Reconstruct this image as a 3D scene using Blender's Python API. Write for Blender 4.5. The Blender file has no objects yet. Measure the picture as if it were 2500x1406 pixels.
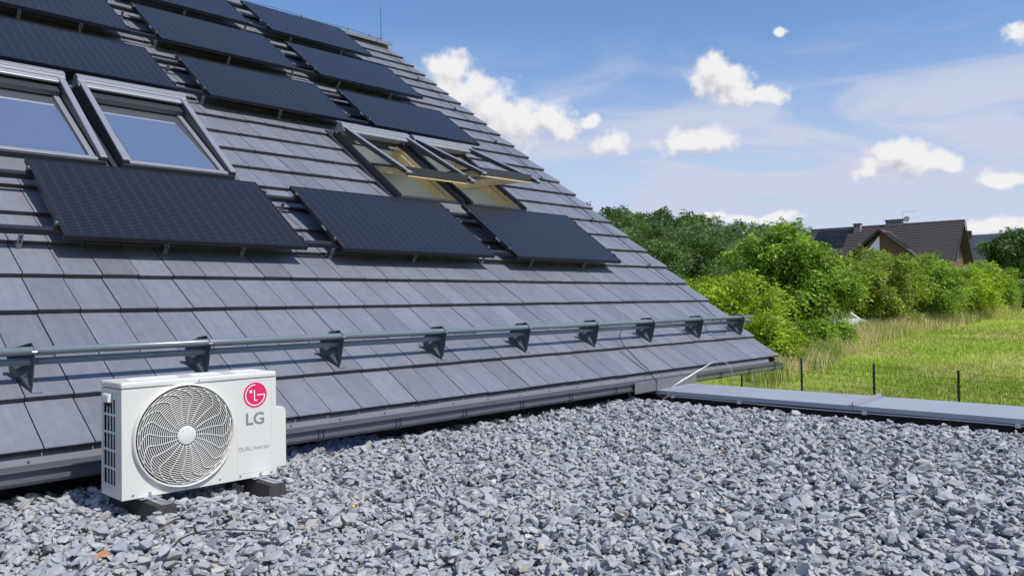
import bpy, math, random
import numpy as np
from math import sin, cos, tan, atan2, asin, pi, radians, sqrt
from mathutils import Matrix, Vector

random.seed(7)
rng = np.random.default_rng(11)
scn = bpy.context.scene
COL = scn.collection

# ------------------------------------------------------------------ camera
F_PX, YAW, PITCH, ROLL = 1950.36, 0.7644253, 0.0170407, -0.0130299
vdir = Vector((cos(YAW)*cos(PITCH), sin(YAW)*cos(PITCH), sin(PITCH)))
rdir = Vector((sin(YAW), -cos(YAW), 0))
udir = rdir.cross(vdir)
r2 = rdir*cos(ROLL) + udir*sin(ROLL)
u2 = -rdir*sin(ROLL) + udir*cos(ROLL)
cam = bpy.data.cameras.new('camera')
cam.sensor_width = 36.0
cam.lens = 36.0*F_PX/2500.0
cam.clip_start = 0.05
cam.clip_end = 3000
camo = bpy.data.objects.new('camera', cam)
camo.matrix_world = Matrix(((r2.x, u2.x, -vdir.x, 0), (r2.y, u2.y, -vdir.y, 0), (r2.z, u2.z, -vdir.z, 0), (0, 0, 0, 1)))
COL.objects.link(camo)
scn.camera = camo
FWD = Vector((cos(YAW), sin(YAW), 0))
RGT = Vector((sin(YAW), -cos(YAW), 0))

def PD(lat, d, z=0.0):
    """a point d metres ahead and lat metres to the right of the place where the camera stands"""
    p = FWD*d + RGT*lat
    return Vector((p.x, p.y, z))

# ------------------------------------------------------------------ exposure, sun, sky
scn.view_settings.view_transform = 'Standard'
scn.view_settings.look = 'None'
scn.view_settings.exposure = 0.0
scn.view_settings.gamma = 1.0
scn.view_settings.use_curve_mapping = False
SUN_DIR = Vector((-0.052, 0.600, -0.799)).normalized()      # travel direction of the light
sun = bpy.data.lights.new('sun', 'SUN')
sun.energy = 4.0
sun.angle = radians(0.5)
sun.color = (1.0, 0.96, 0.90)
suno = bpy.data.objects.new('sun', sun)
suno.rotation_euler = SUN_DIR.to_track_quat('-Z', 'Y').to_euler()
suno.location = (0, -10, 20)
COL.objects.link(suno)

world = bpy.data.worlds.new('World')
scn.world = world
world.use_nodes = True
wt = world.node_tree
wt.nodes.clear()

def build_sky():
    nt = wt
    N, L = nt.nodes, nt.links
    # cloud density as a node group of (azimuth, elevation)
    g = bpy.data.node_groups.new('cloud_density', 'ShaderNodeTree')
    g.interface.new_socket('P', in_out='INPUT', socket_type='NodeSocketVector')
    g.interface.new_socket('D', in_out='OUTPUT', socket_type='NodeSocketFloat')
    gn, gl = g.nodes, g.links
    gi = gn.new('NodeGroupInput'); go = gn.new('NodeGroupOutput')
    # warp
    n1 = gn.new('ShaderNodeTexNoise'); n1.inputs['Scale'].default_value = 38; n1.inputs['Detail'].default_value = 4
    gl.new(gi.outputs[0], n1.inputs['Vector'])
    s1 = gn.new('ShaderNodeVectorMath'); s1.operation = 'SUBTRACT'; gl.new(n1.outputs['Color'], s1.inputs[0]); s1.inputs[1].default_value = (.5, .5, .5)
    s2 = gn.new('ShaderNodeVectorMath'); s2.operation = 'MULTIPLY_ADD'; gl.new(s1.outputs[0], s2.inputs[0]); s2.inputs[1].default_value = (.022, .020, 0); gl.new(gi.outputs[0], s2.inputs[2])
    P = s2.outputs[0]
    acc = None
    for (a, e, ra, re) in CLOUDS:
        ra *= 1.0; re *= 1.10
        q = gn.new('ShaderNodeVectorMath'); q.operation = 'SUBTRACT'; gl.new(P, q.inputs[0]); q.inputs[1].default_value = (a, e, 0)
        w = gn.new('ShaderNodeVectorMath'); w.operation = 'MULTIPLY'; gl.new(q.outputs[0], w.inputs[0]); w.inputs[1].default_value = (1/ra, 1/re, 0)
        l = gn.new('ShaderNodeVectorMath'); l.operation = 'LENGTH'; gl.new(w.outputs[0], l.inputs[0])
        m = gn.new('ShaderNodeMath'); m.operation = 'SUBTRACT'; m.inputs[0].default_value = 1.42; gl.new(l.outputs['Value'], m.inputs[1])
        if acc is None:
            acc = m.outputs[0]
        else:
            mx = gn.new('ShaderNodeMath'); mx.operation = 'SMOOTH_MAX'; mx.inputs[2].default_value = 0.25
            gl.new(acc, mx.inputs[0]); gl.new(m.outputs[0], mx.inputs[1]); acc = mx.outputs[0]
    n2 = gn.new('ShaderNodeTexNoise'); n2.inputs['Scale'].default_value = 46; n2.inputs['Detail'].default_value = 7; n2.inputs['Roughness'].default_value = .54
    gl.new(gi.outputs[0], n2.inputs['Vector'])
    a1 = gn.new('ShaderNodeMath'); a1.operation = 'MULTIPLY_ADD'; gl.new(n2.outputs['Fac'], a1.inputs[0]); a1.inputs[1].default_value = 1.9; a1.inputs[2].default_value = -1.08
    a2 = gn.new('ShaderNodeMath'); a2.operation = 'ADD'; gl.new(a1.outputs[0], a2.inputs[0]); gl.new(acc, a2.inputs[1])
    gl.new(a2.outputs[0], go.inputs[0])

    tc = N.new('ShaderNodeTexCoord')
    sep = N.new('ShaderNodeSeparateXYZ'); L.new(tc.outputs['Generated'], sep.inputs[0])
    at = N.new('ShaderNodeMath'); at.operation = 'ARCTAN2'; L.new(sep.outputs[1], at.inputs[0]); L.new(sep.outputs[0], at.inputs[1])
    el = N.new('ShaderNodeMath'); el.operation = 'ARCSINE'; L.new(sep.outputs[2], el.inputs[0])
    cb = N.new('ShaderNodeCombineXYZ'); L.new(at.outputs[0], cb.inputs[0]); L.new(el.outputs[0], cb.inputs[1])
    def dens(off):
        gnode = N.new('ShaderNodeGroup'); gnode.node_tree = g
        ad = N.new('ShaderNodeVectorMath'); ad.operation = 'ADD'; L.new(cb.outputs[0], ad.inputs[0]); ad.inputs[1].default_value = off
        L.new(ad.outputs[0], gnode.inputs[0])
        return gnode.outputs[0]
    d0 = dens((0, 0, 0)); d1 = dens((-0.005, 0.017, 0))
    mr = N.new('ShaderNodeMapRange'); mr.interpolation_type = 'SMOOTHSTEP'; L.new(d0, mr.inputs[0]); mr.inputs[1].default_value = -.05; mr.inputs[2].default_value = .75
    df = N.new('ShaderNodeMath'); df.operation = 'SUBTRACT'; L.new(d0, df.inputs[0]); L.new(d1, df.inputs[1])
    sh = N.new('ShaderNodeMapRange'); sh.interpolation_type = 'SMOOTHSTEP'; L.new(df.outputs[0], sh.inputs[0]); sh.inputs[1].default_value = -1.15; sh.inputs[2].default_value = .60
    cc = N.new('ShaderNodeMix'); cc.data_type = 'RGBA'; L.new(sh.outputs[0], cc.inputs[0])
    cc.inputs[6].default_value = (5.1, 5.3, 6.2, 1); cc.inputs[7].default_value = (8.9, 8.8, 8.9, 1)
    # thin high haze: stretched noise
    mp = N.new('ShaderNodeMapping'); mp.inputs['Scale'].default_value = (4.0, 15, 1); mp.inputs['Rotation'].default_value = (0, 0, radians(-16)); L.new(cb.outputs[0], mp.inputs[0])
    nz = N.new('ShaderNodeTexNoise'); nz.inputs['Scale'].default_value = 1.0; nz.inputs['Detail'].default_value = 6; nz.inputs['Roughness'].default_value = .55; nz.inputs['Distortion'].default_value = 1.1
    L.new(mp.outputs[0], nz.inputs['Vector'])
    ci = N.new('ShaderNodeMapRange'); ci.interpolation_type = 'SMOOTHSTEP'; L.new(nz.outputs['Fac'], ci.inputs[0]); ci.inputs[1].default_value = .38; ci.inputs[2].default_value = .64; ci.inputs[4].default_value = .62
    hz = N.new('ShaderNodeMapRange'); hz.interpolation_type = 'SMOOTHSTEP'; L.new(el.outputs[0], hz.inputs[0]); hz.inputs[1].default_value = .34; hz.inputs[2].default_value = .22; hz.inputs[3].default_value = 0; hz.inputs[4].default_value = 1
    cm = N.new('ShaderNodeMath'); cm.operation = 'MULTIPLY'; L.new(ci.outputs[0], cm.inputs[0]); L.new(hz.outputs[0], cm.inputs[1])
    # general whitening towards the horizon
    hz2 = N.new('ShaderNodeMapRange'); hz2.interpolation_type = 'SMOOTHSTEP'; L.new(el.outputs[0], hz2.inputs[0]); hz2.inputs[1].default_value = .33; hz2.inputs[2].default_value = .06; hz2.inputs[3].default_value = 0; hz2.inputs[4].default_value = .80
    cs = N.new('ShaderNodeMath'); cs.operation = 'ADD'; cs.use_clamp = True; L.new(cm.outputs[0], cs.inputs[0]); L.new(hz2.outputs[0], cs.inputs[1])

    sky = N.new('ShaderNodeTexSky'); sky.sky_type = 'NISHITA'; sky.sun_disc = False
    sky.sun_elevation = asin(-SUN_DIR.z)
    sky.sun_rotation = atan2(-SUN_DIR.x, -SUN_DIR.y)
    sky.altitude = 200; sky.air_density = 1.0; sky.dust_density = SKY_DUST; sky.ozone_density = 1.6
    tn = N.new('ShaderNodeMix'); tn.data_type = 'RGBA'; tn.blend_type = 'MULTIPLY'; tn.inputs[0].default_value = 1; L.new(sky.outputs[0], tn.inputs[6]); tn.inputs[7].default_value = SKY_TINT
    m1 = N.new('ShaderNodeMix'); m1.data_type = 'RGBA'; L.new(cs.outputs[0], m1.inputs[0]); L.new(tn.outputs[2], m1.inputs[6]); m1.inputs[7].default_value = (6.0, 6.4, 7.9, 1)
    m2 = N.new('ShaderNodeMix'); m2.data_type = 'RGBA'; L.new(mr.outputs[0], m2.inputs[0]); L.new(m1.outputs[2], m2.inputs[6]); L.new(cc.outputs[2], m2.inputs[7])
    bg = N.new('ShaderNodeBackground'); bg.inputs['Strength'].default_value = 0.1; L.new(m2.outputs[2], bg.inputs['Color'])
    ow = N.new('ShaderNodeOutputWorld'); L.new(bg.outputs[0], ow.inputs[0])

SKY_DUST = 0.6
SKY_TINT = (1.12, 1.33, 1.58, 1)
CLOUDS = [(0.838, 0.286, 0.028, 0.018), (0.843, 0.265, 0.026, 0.022), (0.813, 0.255, 0.036, 0.024), (0.787, 0.236, 0.041, 0.027), (0.751, 0.221, 0.046, 0.025), (0.715, 0.222, 0.031, 0.02), (0.7, 0.21, 0.02, 0.014), (0.788, 0.211, 0.031, 0.015),
          (0.516, 0.275, 0.022, 0.015), (0.504, 0.258, 0.034, 0.019), (0.529, 0.255, 0.015, 0.013), (0.467, 0.238, 0.038, 0.01), (0.49, 0.245, 0.029, 0.014), (0.432, 0.306, 0.007, 0.006), (0.195, 0.269, 0.012, 0.009),
          (0.535, 0.191, 0.046, 0.015), (0.559, 0.187, 0.022, 0.012), (0.664, 0.222, 0.011, 0.007), (0.639, 0.193, 0.02, 0.013), (0.312, 0.162, 0.029, 0.014), (0.296, 0.147, 0.037, 0.016), (0.334, 0.146, 0.019, 0.013), (0.268, 0.147, 0.016, 0.013),
          (0.214, 0.125, 0.022, 0.009), (0.517, 0.099, 0.019, 0.005), (0.465, 0.095, 0.042, 0.006), (0.219, 0.075, 0.045, 0.007), (0.62, 0.085, 0.03, 0.005),
          # clouds of the same kind all round, outside the picture
          (1.6, 0.30, 0.06, 0.03), (1.7, 0.28, 0.05, 0.025), (2.3, 0.22, 0.07, 0.03), (-0.4, 0.25, 0.06, 0.03), (-0.5, 0.23, 0.05, 0.025), (-1.4, 0.3, 0.07, 0.03), (3.0, 0.3, 0.06, 0.03)]
build_sky()

# ------------------------------------------------------------------ materials
def mat(name, base, rough=.6, metal=0.0, spec=.5, noise=None, bump=None, tint=False, rnd=0.0, coat=0.0, transl=None):
    """base colour; noise=(scale, amount); bump=(scale, strength, distance); tint: multiply by face attribute 'tint'; rnd: per-object brightness spread"""
    m = bpy.data.materials.new(name); m.use_nodes = True
    nt = m.node_tree; N, L = nt.nodes, nt.links
    p = N['Principled BSDF']
    p.inputs['Roughness'].default_value = rough
    p.inputs['Metallic'].default_value = metal
    p.inputs['Specular IOR Level'].default_value = spec
    p.inputs['Coat Weight'].default_value = coat
    base = tuple(base)+(1,)
    tc = N.new('ShaderNodeTexCoord')
    out = None
    val = None      # brightness multiplier chain
    def mul(a, b):
        q = N.new('ShaderNodeMath'); q.operation = 'MULTIPLY'
        L.new(a, q.inputs[0]); L.new(b, q.inputs[1]); return q.outputs[0]
    if noise:
        n = N.new('ShaderNodeTexNoise'); n.inputs['Scale'].default_value = noise[0]; n.inputs['Detail'].default_value = 5; n.inputs['Roughness'].default_value = .6
        L.new(tc.outputs['Object'], n.inputs['Vector'])
        r = N.new('ShaderNodeMapRange'); L.new(n.outputs['Fac'], r.inputs[0]); r.inputs[1].default_value = .25; r.inputs[2].default_value = .75
        r.inputs[3].default_value = 1-noise[1]; r.inputs[4].default_value = 1+noise[1]; val = r.outputs[0]
    if tint:
        a = N.new('ShaderNodeAttribute'); a.attribute_name = 'tint'
        val = a.outputs['Fac'] if val is None else mul(val, a.outputs['Fac'])
    if rnd:
        o = N.new('ShaderNodeObjectInfo'); r = N.new('ShaderNodeMapRange'); L.new(o.outputs['Random'], r.inputs[0]); r.inputs[3].default_value = 1-rnd; r.inputs[4].default_value = 1+rnd
        val = r.outputs[0] if val is None else mul(val, r.outputs[0])
    if val is not None:
        v = N.new('ShaderNodeVectorMath'); v.operation = 'SCALE'; v.inputs[0].default_value = base[:3]; L.new(val, v.inputs['Scale'])
        L.new(v.outputs[0], p.inputs['Base Color']); out = v.outputs[0]
    else:
        p.inputs['Base Color'].default_value = base
    if bump:
        n = N.new('ShaderNodeTexNoise'); n.inputs['Scale'].default_value = bump[0]; n.inputs['Detail'].default_value = 6
        L.new(tc.outputs['Object'], n.inputs['Vector'])
        b = N.new('ShaderNodeBump'); b.inputs['Strength'].default_value = bump[1]; b.inputs['Distance'].default_value = bump[2]
        L.new(n.outputs['Fac'], b.inputs['Height']); L.new(b.outputs[0], p.inputs['Normal'])
    if transl:
        t = N.new('ShaderNodeBsdfTranslucent'); mx = N.new('ShaderNodeMixShader'); mx.inputs[0].default_value = transl
        if out is not None:
            v2 = N.new('ShaderNodeVectorMath'); v2.operation = 'MULTIPLY'; L.new(out, v2.inputs[0]); v2.inputs[1].default_value = (1.15, 1.25, .6); L.new(v2.outputs[0], t.inputs[0])
        else:
            t.inputs[0].default_value = base
        L.new(p.outputs[0], mx.inputs[1]); L.new(t.outputs[0], mx.inputs[2]); L.new(mx.outputs[0], N['Material Output'].inputs[0])
    return m

M = {}
def tile_material():
    m = mat('concrete_tile', (.205, .207, .245), rough=.48, spec=.45)
    nt = m.node_tree; N, L = nt.nodes, nt.links; p = N['Principled BSDF']
    tc = N.new('ShaderNodeTexCoord'); at = N.new('ShaderNodeAttribute'); at.attribute_name = 'tint'
    geo = N.new('ShaderNodeNewGeometry')
    big = N.new('ShaderNodeTexNoise'); big.inputs['Scale'].default_value = 2.3; big.inputs['Detail'].default_value = 6; L.new(geo.outputs['Position'], big.inputs['Vector'])
    mp = N.new('ShaderNodeMapping'); mp.inputs['Scale'].default_value = (9, 3, 9); L.new(geo.outputs['Position'], mp.inputs[0])
    st = N.new('ShaderNodeTexNoise'); st.inputs['Scale'].default_value = 2.5; st.inputs['Detail'].default_value = 7; st.inputs['Roughness'].default_value = .65; L.new(mp.outputs[0], st.inputs['Vector'])
    fine = N.new('ShaderNodeTexNoise'); fine.inputs['Scale'].default_value = 420; fine.inputs['Detail'].default_value = 2; L.new(geo.outputs['Position'], fine.inputs['Vector'])
    def rng_(src, lo, hi):
        r = N.new('ShaderNodeMapRange'); L.new(src, r.inputs[0]); r.inputs[1].default_value = .25; r.inputs[2].default_value = .75; r.inputs[3].default_value = lo; r.inputs[4].default_value = hi; return r.outputs[0]
    def mul(a, b):
        q = N.new('ShaderNodeMath'); q.operation = 'MULTIPLY'; L.new(a, q.inputs[0]); L.new(b, q.inputs[1]); return q.outputs[0]
    v = mul(mul(rng_(big.outputs['Fac'], .93, 1.07), rng_(st.outputs['Fac'], .92, 1.08)), rng_(fine.outputs['Fac'], .86, 1.14))
    mp2 = N.new('ShaderNodeMapping'); mp2.inputs['Scale'].default_value = (26, 1.1, 1.1); L.new(geo.outputs['Position'], mp2.inputs[0])
    rn = N.new('ShaderNodeTexNoise'); rn.inputs['Scale'].default_value = 1.0; rn.inputs['Detail'].default_value = 5; rn.inputs['Roughness'].default_value = .6; L.new(mp2.outputs[0], rn.inputs['Vector'])
    v = mul(v, rng_(rn.outputs['Fac'], .90, 1.08))
    sp = N.new('ShaderNodeTexVoronoi'); sp.inputs['Scale'].default_value = 16; L.new(geo.outputs['Position'], sp.inputs['Vector'])
    spr = N.new('ShaderNodeMapRange'); L.new(sp.outputs['Distance'], spr.inputs[0]); spr.inputs[1].default_value = .035; spr.inputs[2].default_value = .06; spr.inputs[3].default_value = 1.35; spr.inputs[4].default_value = 1.0
    v = mul(v, spr.outputs[0])
    v = mul(v, at.outputs['Fac'])
    hue = N.new('ShaderNodeMix'); hue.data_type = 'RGBA'; L.new(st.outputs['Fac'], hue.inputs[0]); hue.inputs[6].default_value = (.176, .187, .226, 1); hue.inputs[7].default_value = (.200, .202, .217, 1)
    sc = N.new('ShaderNodeVectorMath'); sc.operation = 'SCALE'; L.new(hue.outputs[2], sc.inputs[0]); L.new(v, sc.inputs['Scale'])
    L.new(sc.outputs[0], p.inputs['Base Color'])
    L.new(rng_(st.outputs['Fac'], .34, .52), p.inputs['Roughness'])
    b = N.new('ShaderNodeBump'); b.inputs['Strength'].default_value = .25; b.inputs['Distance'].default_value = .002; L.new(fine.outputs['Fac'], b.inputs['Height']); L.new(b.outputs[0], p.inputs['Normal'])
    return m
M['tile'] = tile_material()
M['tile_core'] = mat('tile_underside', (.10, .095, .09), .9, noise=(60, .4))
M['tile_edge'] = mat('tile_edge_shaded', (.060, .056, .062), .75, noise=(40, .35), tint=True)  # uncoated front edge, with the shade of that face put into the colour
M['anth'] = mat('anthracite_sheet', (.075, .082, .10), .42, spec=.5, noise=(6, .08))
M['anth2'] = mat('coping_sheet', (.35, .36, .40), .42, spec=.5, noise=(3, .07))
M['cover'] = mat('lead_grey_sheet', (.155, .157, .165), .5, noise=(8, .12))
M['fascia'] = mat('fascia_sheet', (.20, .205, .22), .45, noise=(4, .06))
M['gutter'] = mat('gutter_steel', (.12, .125, .14), .35, spec=.6, noise=(5, .08))
M['black'] = mat('bitumen_membrane', (.012, .012, .015), .75, noise=(20, .3), bump=(80, .3, .002))
M['guard'] = mat('painted_steel', (.17, .20, .215), .22, spec=.7, noise=(9, .08))
M['guard_dark'] = mat('bracket_steel', (.060, .078, .085), .38, spec=.5, noise=(12, .12))
M['galv'] = mat('galvanised_steel', (.55, .56, .58), .35, metal=.85, noise=(40, .15))
M['hook'] = mat('roof_hook_steel', (.30, .31, .33), .4, metal=.5)
M['alu'] = mat('aluminium', (.60, .61, .63), .38, metal=.9)
M['railblack'] = mat('black_anodised', (.022, .023, .028), .4, spec=.5)
M['bead'] = mat('window_cladding', (.36, .36, .39), .32, metal=.35, spec=.6, noise=(12, .05))
M['arm'] = mat('awning_arm_steel', (.115, .12, .135), .25, spec=.7)
M['cladding_dark'] = mat('window_cladding_dark', (.038, .040, .047), .45)
M['wood'] = mat('pine_wood', (.68, .50, .27), .45, noise=(18, .16))
M['lining'] = mat('plaster_lining', (.55, .56, .52), .8, noise=(3, .04))
M['white'] = mat('white_painted_steel', (.675, .66, .605), .35, spec=.5, noise=(5, .015))
M['whiteplastic'] = mat('white_plastic', (.70, .685, .63), .3, spec=.5)
M['dark'] = mat('dark_cavity', (.035, .036, .045), .7)
M['fin'] = mat('coil_fins', (.10, .115, .13), .5, metal=.4)
M['blade'] = mat('fan_blade_plastic', (.05, .05, .056), .5)
M['red'] = mat('logo_red', (.70, .02, .12), .35)
M['print'] = mat('grey_print', (.22, .22, .24), .5)
M['logowhite'] = mat('logo_white', (.85, .80, .80), .4)
M['rubber'] = mat('recycled_rubber', (.045, .043, .042), .85, noise=(90, .5), bump=(200, .7, .002))
M['cable'] = mat('black_cable', (.02, .02, .022), .5)
M['wall'] = mat('render_wall', (.55, .55, .53), .85, noise=(2, .05))

def stone_mat():
    m = bpy.data.materials.new('slate_gravel'); m.use_nodes = True
    N, L = m.node_tree.nodes, m.node_tree.links; p = N['Principled BSDF']
    oi = N.new('ShaderNodeObjectInfo'); tc = N.new('ShaderNodeTexCoord')
    cr = N.new('ShaderNodeValToRGB'); cr.color_ramp.interpolation = 'CONSTANT'
    cols = [(0, (.33, .335, .345)), (.16, (.385, .385, .385)), (.34, (.30, .31, .33)), (.46, (.41, .41, .40)), (.58, (.35, .355, .365)), (.70, (.275, .285, .305)), (.76, (.39, .38, .355)), (.84, (.41, .41, .405)), (.968, (.42, .38, .31)), (.978, (.20, .205, .22)), (.994, (.60, .59, .56)), (.998, (.42, .25, .14))]
    e = cr.color_ramp.elements
    e[0].position = 0; e[0].color = cols[0][1]+(1,); e[1].position = cols[1][0]; e[1].color = cols[1][1]+(1,)
    for pz, c in cols[2:]:
        q = e.new(pz); q.color = c+(1,)
    L.new(oi.outputs['Random'], cr.inputs[0])
    va = N.new('ShaderNodeVectorMath'); va.operation = 'SCALE'; L.new(oi.outputs['Location'], va.inputs[0]); va.inputs['Scale'].default_value = 37
    ad = N.new('ShaderNodeVectorMath'); ad.operation = 'ADD'; L.new(tc.outputs['Object'], ad.inputs[0]); L.new(va.outputs[0], ad.inputs[1])
    n = N.new('ShaderNodeTexNoise'); n.inputs['Scale'].default_value = 2.2; n.inputs['Detail'].default_value = 7; n.inputs['Roughness'].default_value = .65; L.new(ad.outputs[0], n.inputs['Vector'])
    r = N.new('ShaderNodeMapRange'); L.new(n.outputs['Fac'], r.inputs[0]); r.inputs[1].default_value = .25; r.inputs[2].default_value = .75; r.inputs[3].default_value = .80; r.inputs[4].default_value = 1.18
    sc = N.new('ShaderNodeVectorMath'); sc.operation = 'SCALE'; L.new(cr.outputs[0], sc.inputs[0]); L.new(r.outputs[0], sc.inputs['Scale']); L.new(sc.outputs[0], p.inputs['Base Color'])
    b = N.new('ShaderNodeBump'); b.inputs['Strength'].default_value = .35; b.inputs['Distance'].default_value = .003; L.new(n.outputs['Fac'], b.inputs['Height']); L.new(b.outputs[0], p.inputs['Normal'])
    p.inputs['Roughness'].default_value = .62; p.inputs['Specular IOR Level'].default_value = .4
    return m
M['stone'] = stone_mat()

def glass_mat(name, refl, tintc, dark=None):
    m = bpy.data.materials.new(name); m.use_nodes = True
    N, L = m.node_tree.nodes, m.node_tree.links; N.remove(N['Principled BSDF'])
    gl = N.new('ShaderNodeBsdfGlossy'); gl.inputs['Roughness'].default_value = .03; gl.inputs['Color'].default_value = tintc+(1,)
    if dark:
        tr = N.new('ShaderNodeBsdfDiffuse'); tr.inputs['Color'].default_value = dark+(1,)
    else:
        tr = N.new('ShaderNodeBsdfTransparent'); tr.inputs['Color'].default_value = (.9, .93, .92, 1)
    mx = N.new('ShaderNodeMixShader')
    if dark: mx.inputs[0].default_value = refl
    else:
        fr = N.new('ShaderNodeLayerWeight'); fr.inputs['Blend'].default_value = refl; L.new(fr.outputs['Fresnel'], mx.inputs[0])
    L.new(tr.outputs[0], mx.inputs[1]); L.new(gl.outputs[0], mx.inputs[2])
    L.new(mx.outputs[0], N['Material Output'].inputs[0])
    return m
M['glass_closed'] = glass_mat('coated_window_glass', .86, (.98, .99, 1.0), dark=(.38, .41, .46))
M['glass_open'] = glass_mat('clear_window_glass', .12, (.9, .95, 1.0))

def panel_mat():
    m = bpy.data.materials.new('solar_cells'); m.use_nodes = True
    N, L = m.node_tree.nodes, m.node_tree.links; p = N['Principled BSDF']
    tc = N.new('ShaderNodeTexCoord'); sp = N.new('ShaderNodeSeparateXYZ'); L.new(tc.outputs['Object'], sp.inputs[0])
    def line(src, period, half, phase=0.0):
        a = N.new('ShaderNodeMath'); a.operation = 'ADD'; L.new(src, a.inputs[0]); a.inputs[1].default_value = phase
        q = N.new('ShaderNodeMath'); q.operation = 'PINGPONG'; L.new(a.outputs[0], q.inputs[0]); q.inputs[1].default_value = period/2
        r = N.new('ShaderNodeMapRange'); L.new(q.outputs[0], r.inputs[0]); r.inputs[1].default_value = half*.6; r.inputs[2].default_value = half*1.4; r.inputs[3].default_value = 1; r.inputs[4].default_value = 0
        return r.outputs[0]
    bus = line(sp.outputs[1], .01837, .0011, .004)
    cy = line(sp.outputs[1], .1653, .0022, -.004+.0)
    cx = line(sp.outputs[0], .0828, .0016, -.032)
    pad = line(sp.outputs[0], .0828, .0075, -.032)
    n = N.new('ShaderNodeTexNoise'); n.inputs['Scale'].default_value = 90; n.inputs['Detail'].default_value = 3; L.new(tc.outputs['Object'], n.inputs['Vector'])
    def mixc(f, a, b):
        q = N.new('ShaderNodeMix'); q.data_type = 'RGBA'; L.new(f, q.inputs[0])
        if isinstance(a, tuple): q.inputs[6].default_value = a+(1,)
        else: L.new(a, q.inputs[6])
        q.inputs[7].default_value = b+(1,); return q.outputs[2]
    c = mixc(n.outputs['Fac'], (.004, .004, .006), (.009, .009, .011))
    c = mixc(bus, c, (.085, .082, .082))
    m2 = N.new('ShaderNodeMath'); m2.operation = 'MULTIPLY'; L.new(bus, m2.inputs[0]); L.new(pad, m2.inputs[1])
    c = mixc(m2.outputs[0], c, (.19, .185, .18))
    c = mixc(cx, c, (.012, .012, .02)); c = mixc(cy, c, (.010, .010, .016))
    L.new(c, p.inputs['Base Color'])
    p.inputs['Roughness'].default_value = .22; p.inputs['Specular IOR Level'].default_value = .40
    p.inputs['Coat Weight'].default_value = .10; p.inputs['Coat Roughness'].default_value = .25
    return m
M['cells'] = panel_mat()
M['frameblack'] = mat('black_panel_frame', (.016, .016, .019), .4, spec=.4)

# ------------------------------------------------------------------ geometry helpers
class MB:
    def __init__(s):
        s.v = []; s.f = []; s.m = []; s.t = []
    def add(s, vs, fs, m=0, t=1.0):
        o = len(s.v); s.v += [tuple(x) for x in vs]
        for f in fs:
            s.f.append(tuple(o+i for i in f)); s.m.append(m); s.t.append(t)
    def box(s, x0, x1, y0, y1, z0, z1, m=0, t=1.0):
        s.hexa([(x0, y0, z0), (x1, y0, z0), (x1, y1, z0), (x0, y1, z0), (x0, y0, z1), (x1, y0, z1), (x1, y1, z1), (x0, y1, z1)], m, t)
    def hexa(s, p, m=0, t=1.0):
        s.add(p, [(0, 3, 2, 1), (4, 5, 6, 7), (0, 1, 5, 4), (1, 2, 6, 5), (2, 3, 7, 6), (3, 0, 4, 7)], m, t)
    def prism(s, poly, a0, a1, axis=0, m=0, t=1.0):
        n = len(poly)
        def P(q, a):
            return (a, q[0], q[1]) if axis == 0 else ((q[0], a, q[1]) if axis == 1 else (q[0], q[1], a))
        vs = [P(q, a0) for q in poly]+[P(q, a1) for q in poly]
        fs = [tuple(range(n))[::-1], tuple(range(n, 2*n))]+[(i, (i+1) % n, n+(i+1) % n, n+i) for i in range(n)]
        s.add(vs, fs, m, t)
    def tube(s, pts, r, seg=6, closed=False, m=0, t=1.0, r1=None):
        pts = [Vector(p) for p in pts]; n = len(pts); o = len(s.v); x = None
        for i, p in enumerate(pts):
            a = pts[(i-1) % n] if (closed or i > 0) else p
            b = pts[(i+1) % n] if (closed or i < n-1) else p
            d = (b-a)
            if d.length < 1e-9: d = Vector((0, 0, 1))
            d.normalize()
            if x is None:
                up = Vector((0, 0, 1)) if abs(d.z) < .9 else Vector((1, 0, 0))
                if closed: up = (pts[n//3]-pts[0]).cross(pts[2*n//3]-pts[0]).normalized()
                x = d.cross(up).normalized()
            else:
                x = x-d*x.dot(d); x.normalize()
            y = x.cross(d)
            rr = r if r1 is None else r+(r1-r)*i/(n-1)
            for k in range(seg):
                an = 2*pi*k/seg; q = p+x*(cos(an)*rr)+y*(sin(an)*rr); s.v.append(tuple(q))
        for i in range(n if closed else n-1):
            j = (i+1) % n
            for k in range(seg):
                k2 = (k+1) % seg
                s.f.append((o+i*seg+k, o+i*seg+k2, o+j*seg+k2, o+j*seg+k)); s.m.append(m); s.t.append(t)
        if not closed:
            s.f.append(tuple(o+k for k in range(seg))[::-1]); s.m.append(m); s.t.append(t)
            s.f.append(tuple(o+(n-1)*seg+k for k in range(seg))); s.m.append(m); s.t.append(t)
    def disc(s, c, r, axis, seg=32, m=0):
        """flat disc facing -Y (axis 1) or +Z (axis 2)"""
        vs = []
        for k in range(seg):
            a = 2*pi*k/seg
            vs.append((c[0]+r*cos(a), c[1], c[2]+r*sin(a)) if axis == 1 else (c[0]+r*cos(a), c[1]+r*sin(a), c[2]))
        s.add(vs, [tuple(range(seg))], m)
    def mesh(s, name, mats, smooth=False):
        me = bpy.data.meshes.new(name)
        me.from_pydata(s.v, [], s.f)
        for q in (mats if isinstance(mats, (list, tuple)) else [mats]):
            me.materials.append(q)
        me.polygons.foreach_set('material_index', s.m)
        if smooth:
            me.polygons.foreach_set('use_smooth', [True]*len(s.f))
        at = me.attributes.new('tint', 'FLOAT', 'FACE'); at.data.foreach_set('value', s.t)
        me.update()
        return me

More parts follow.
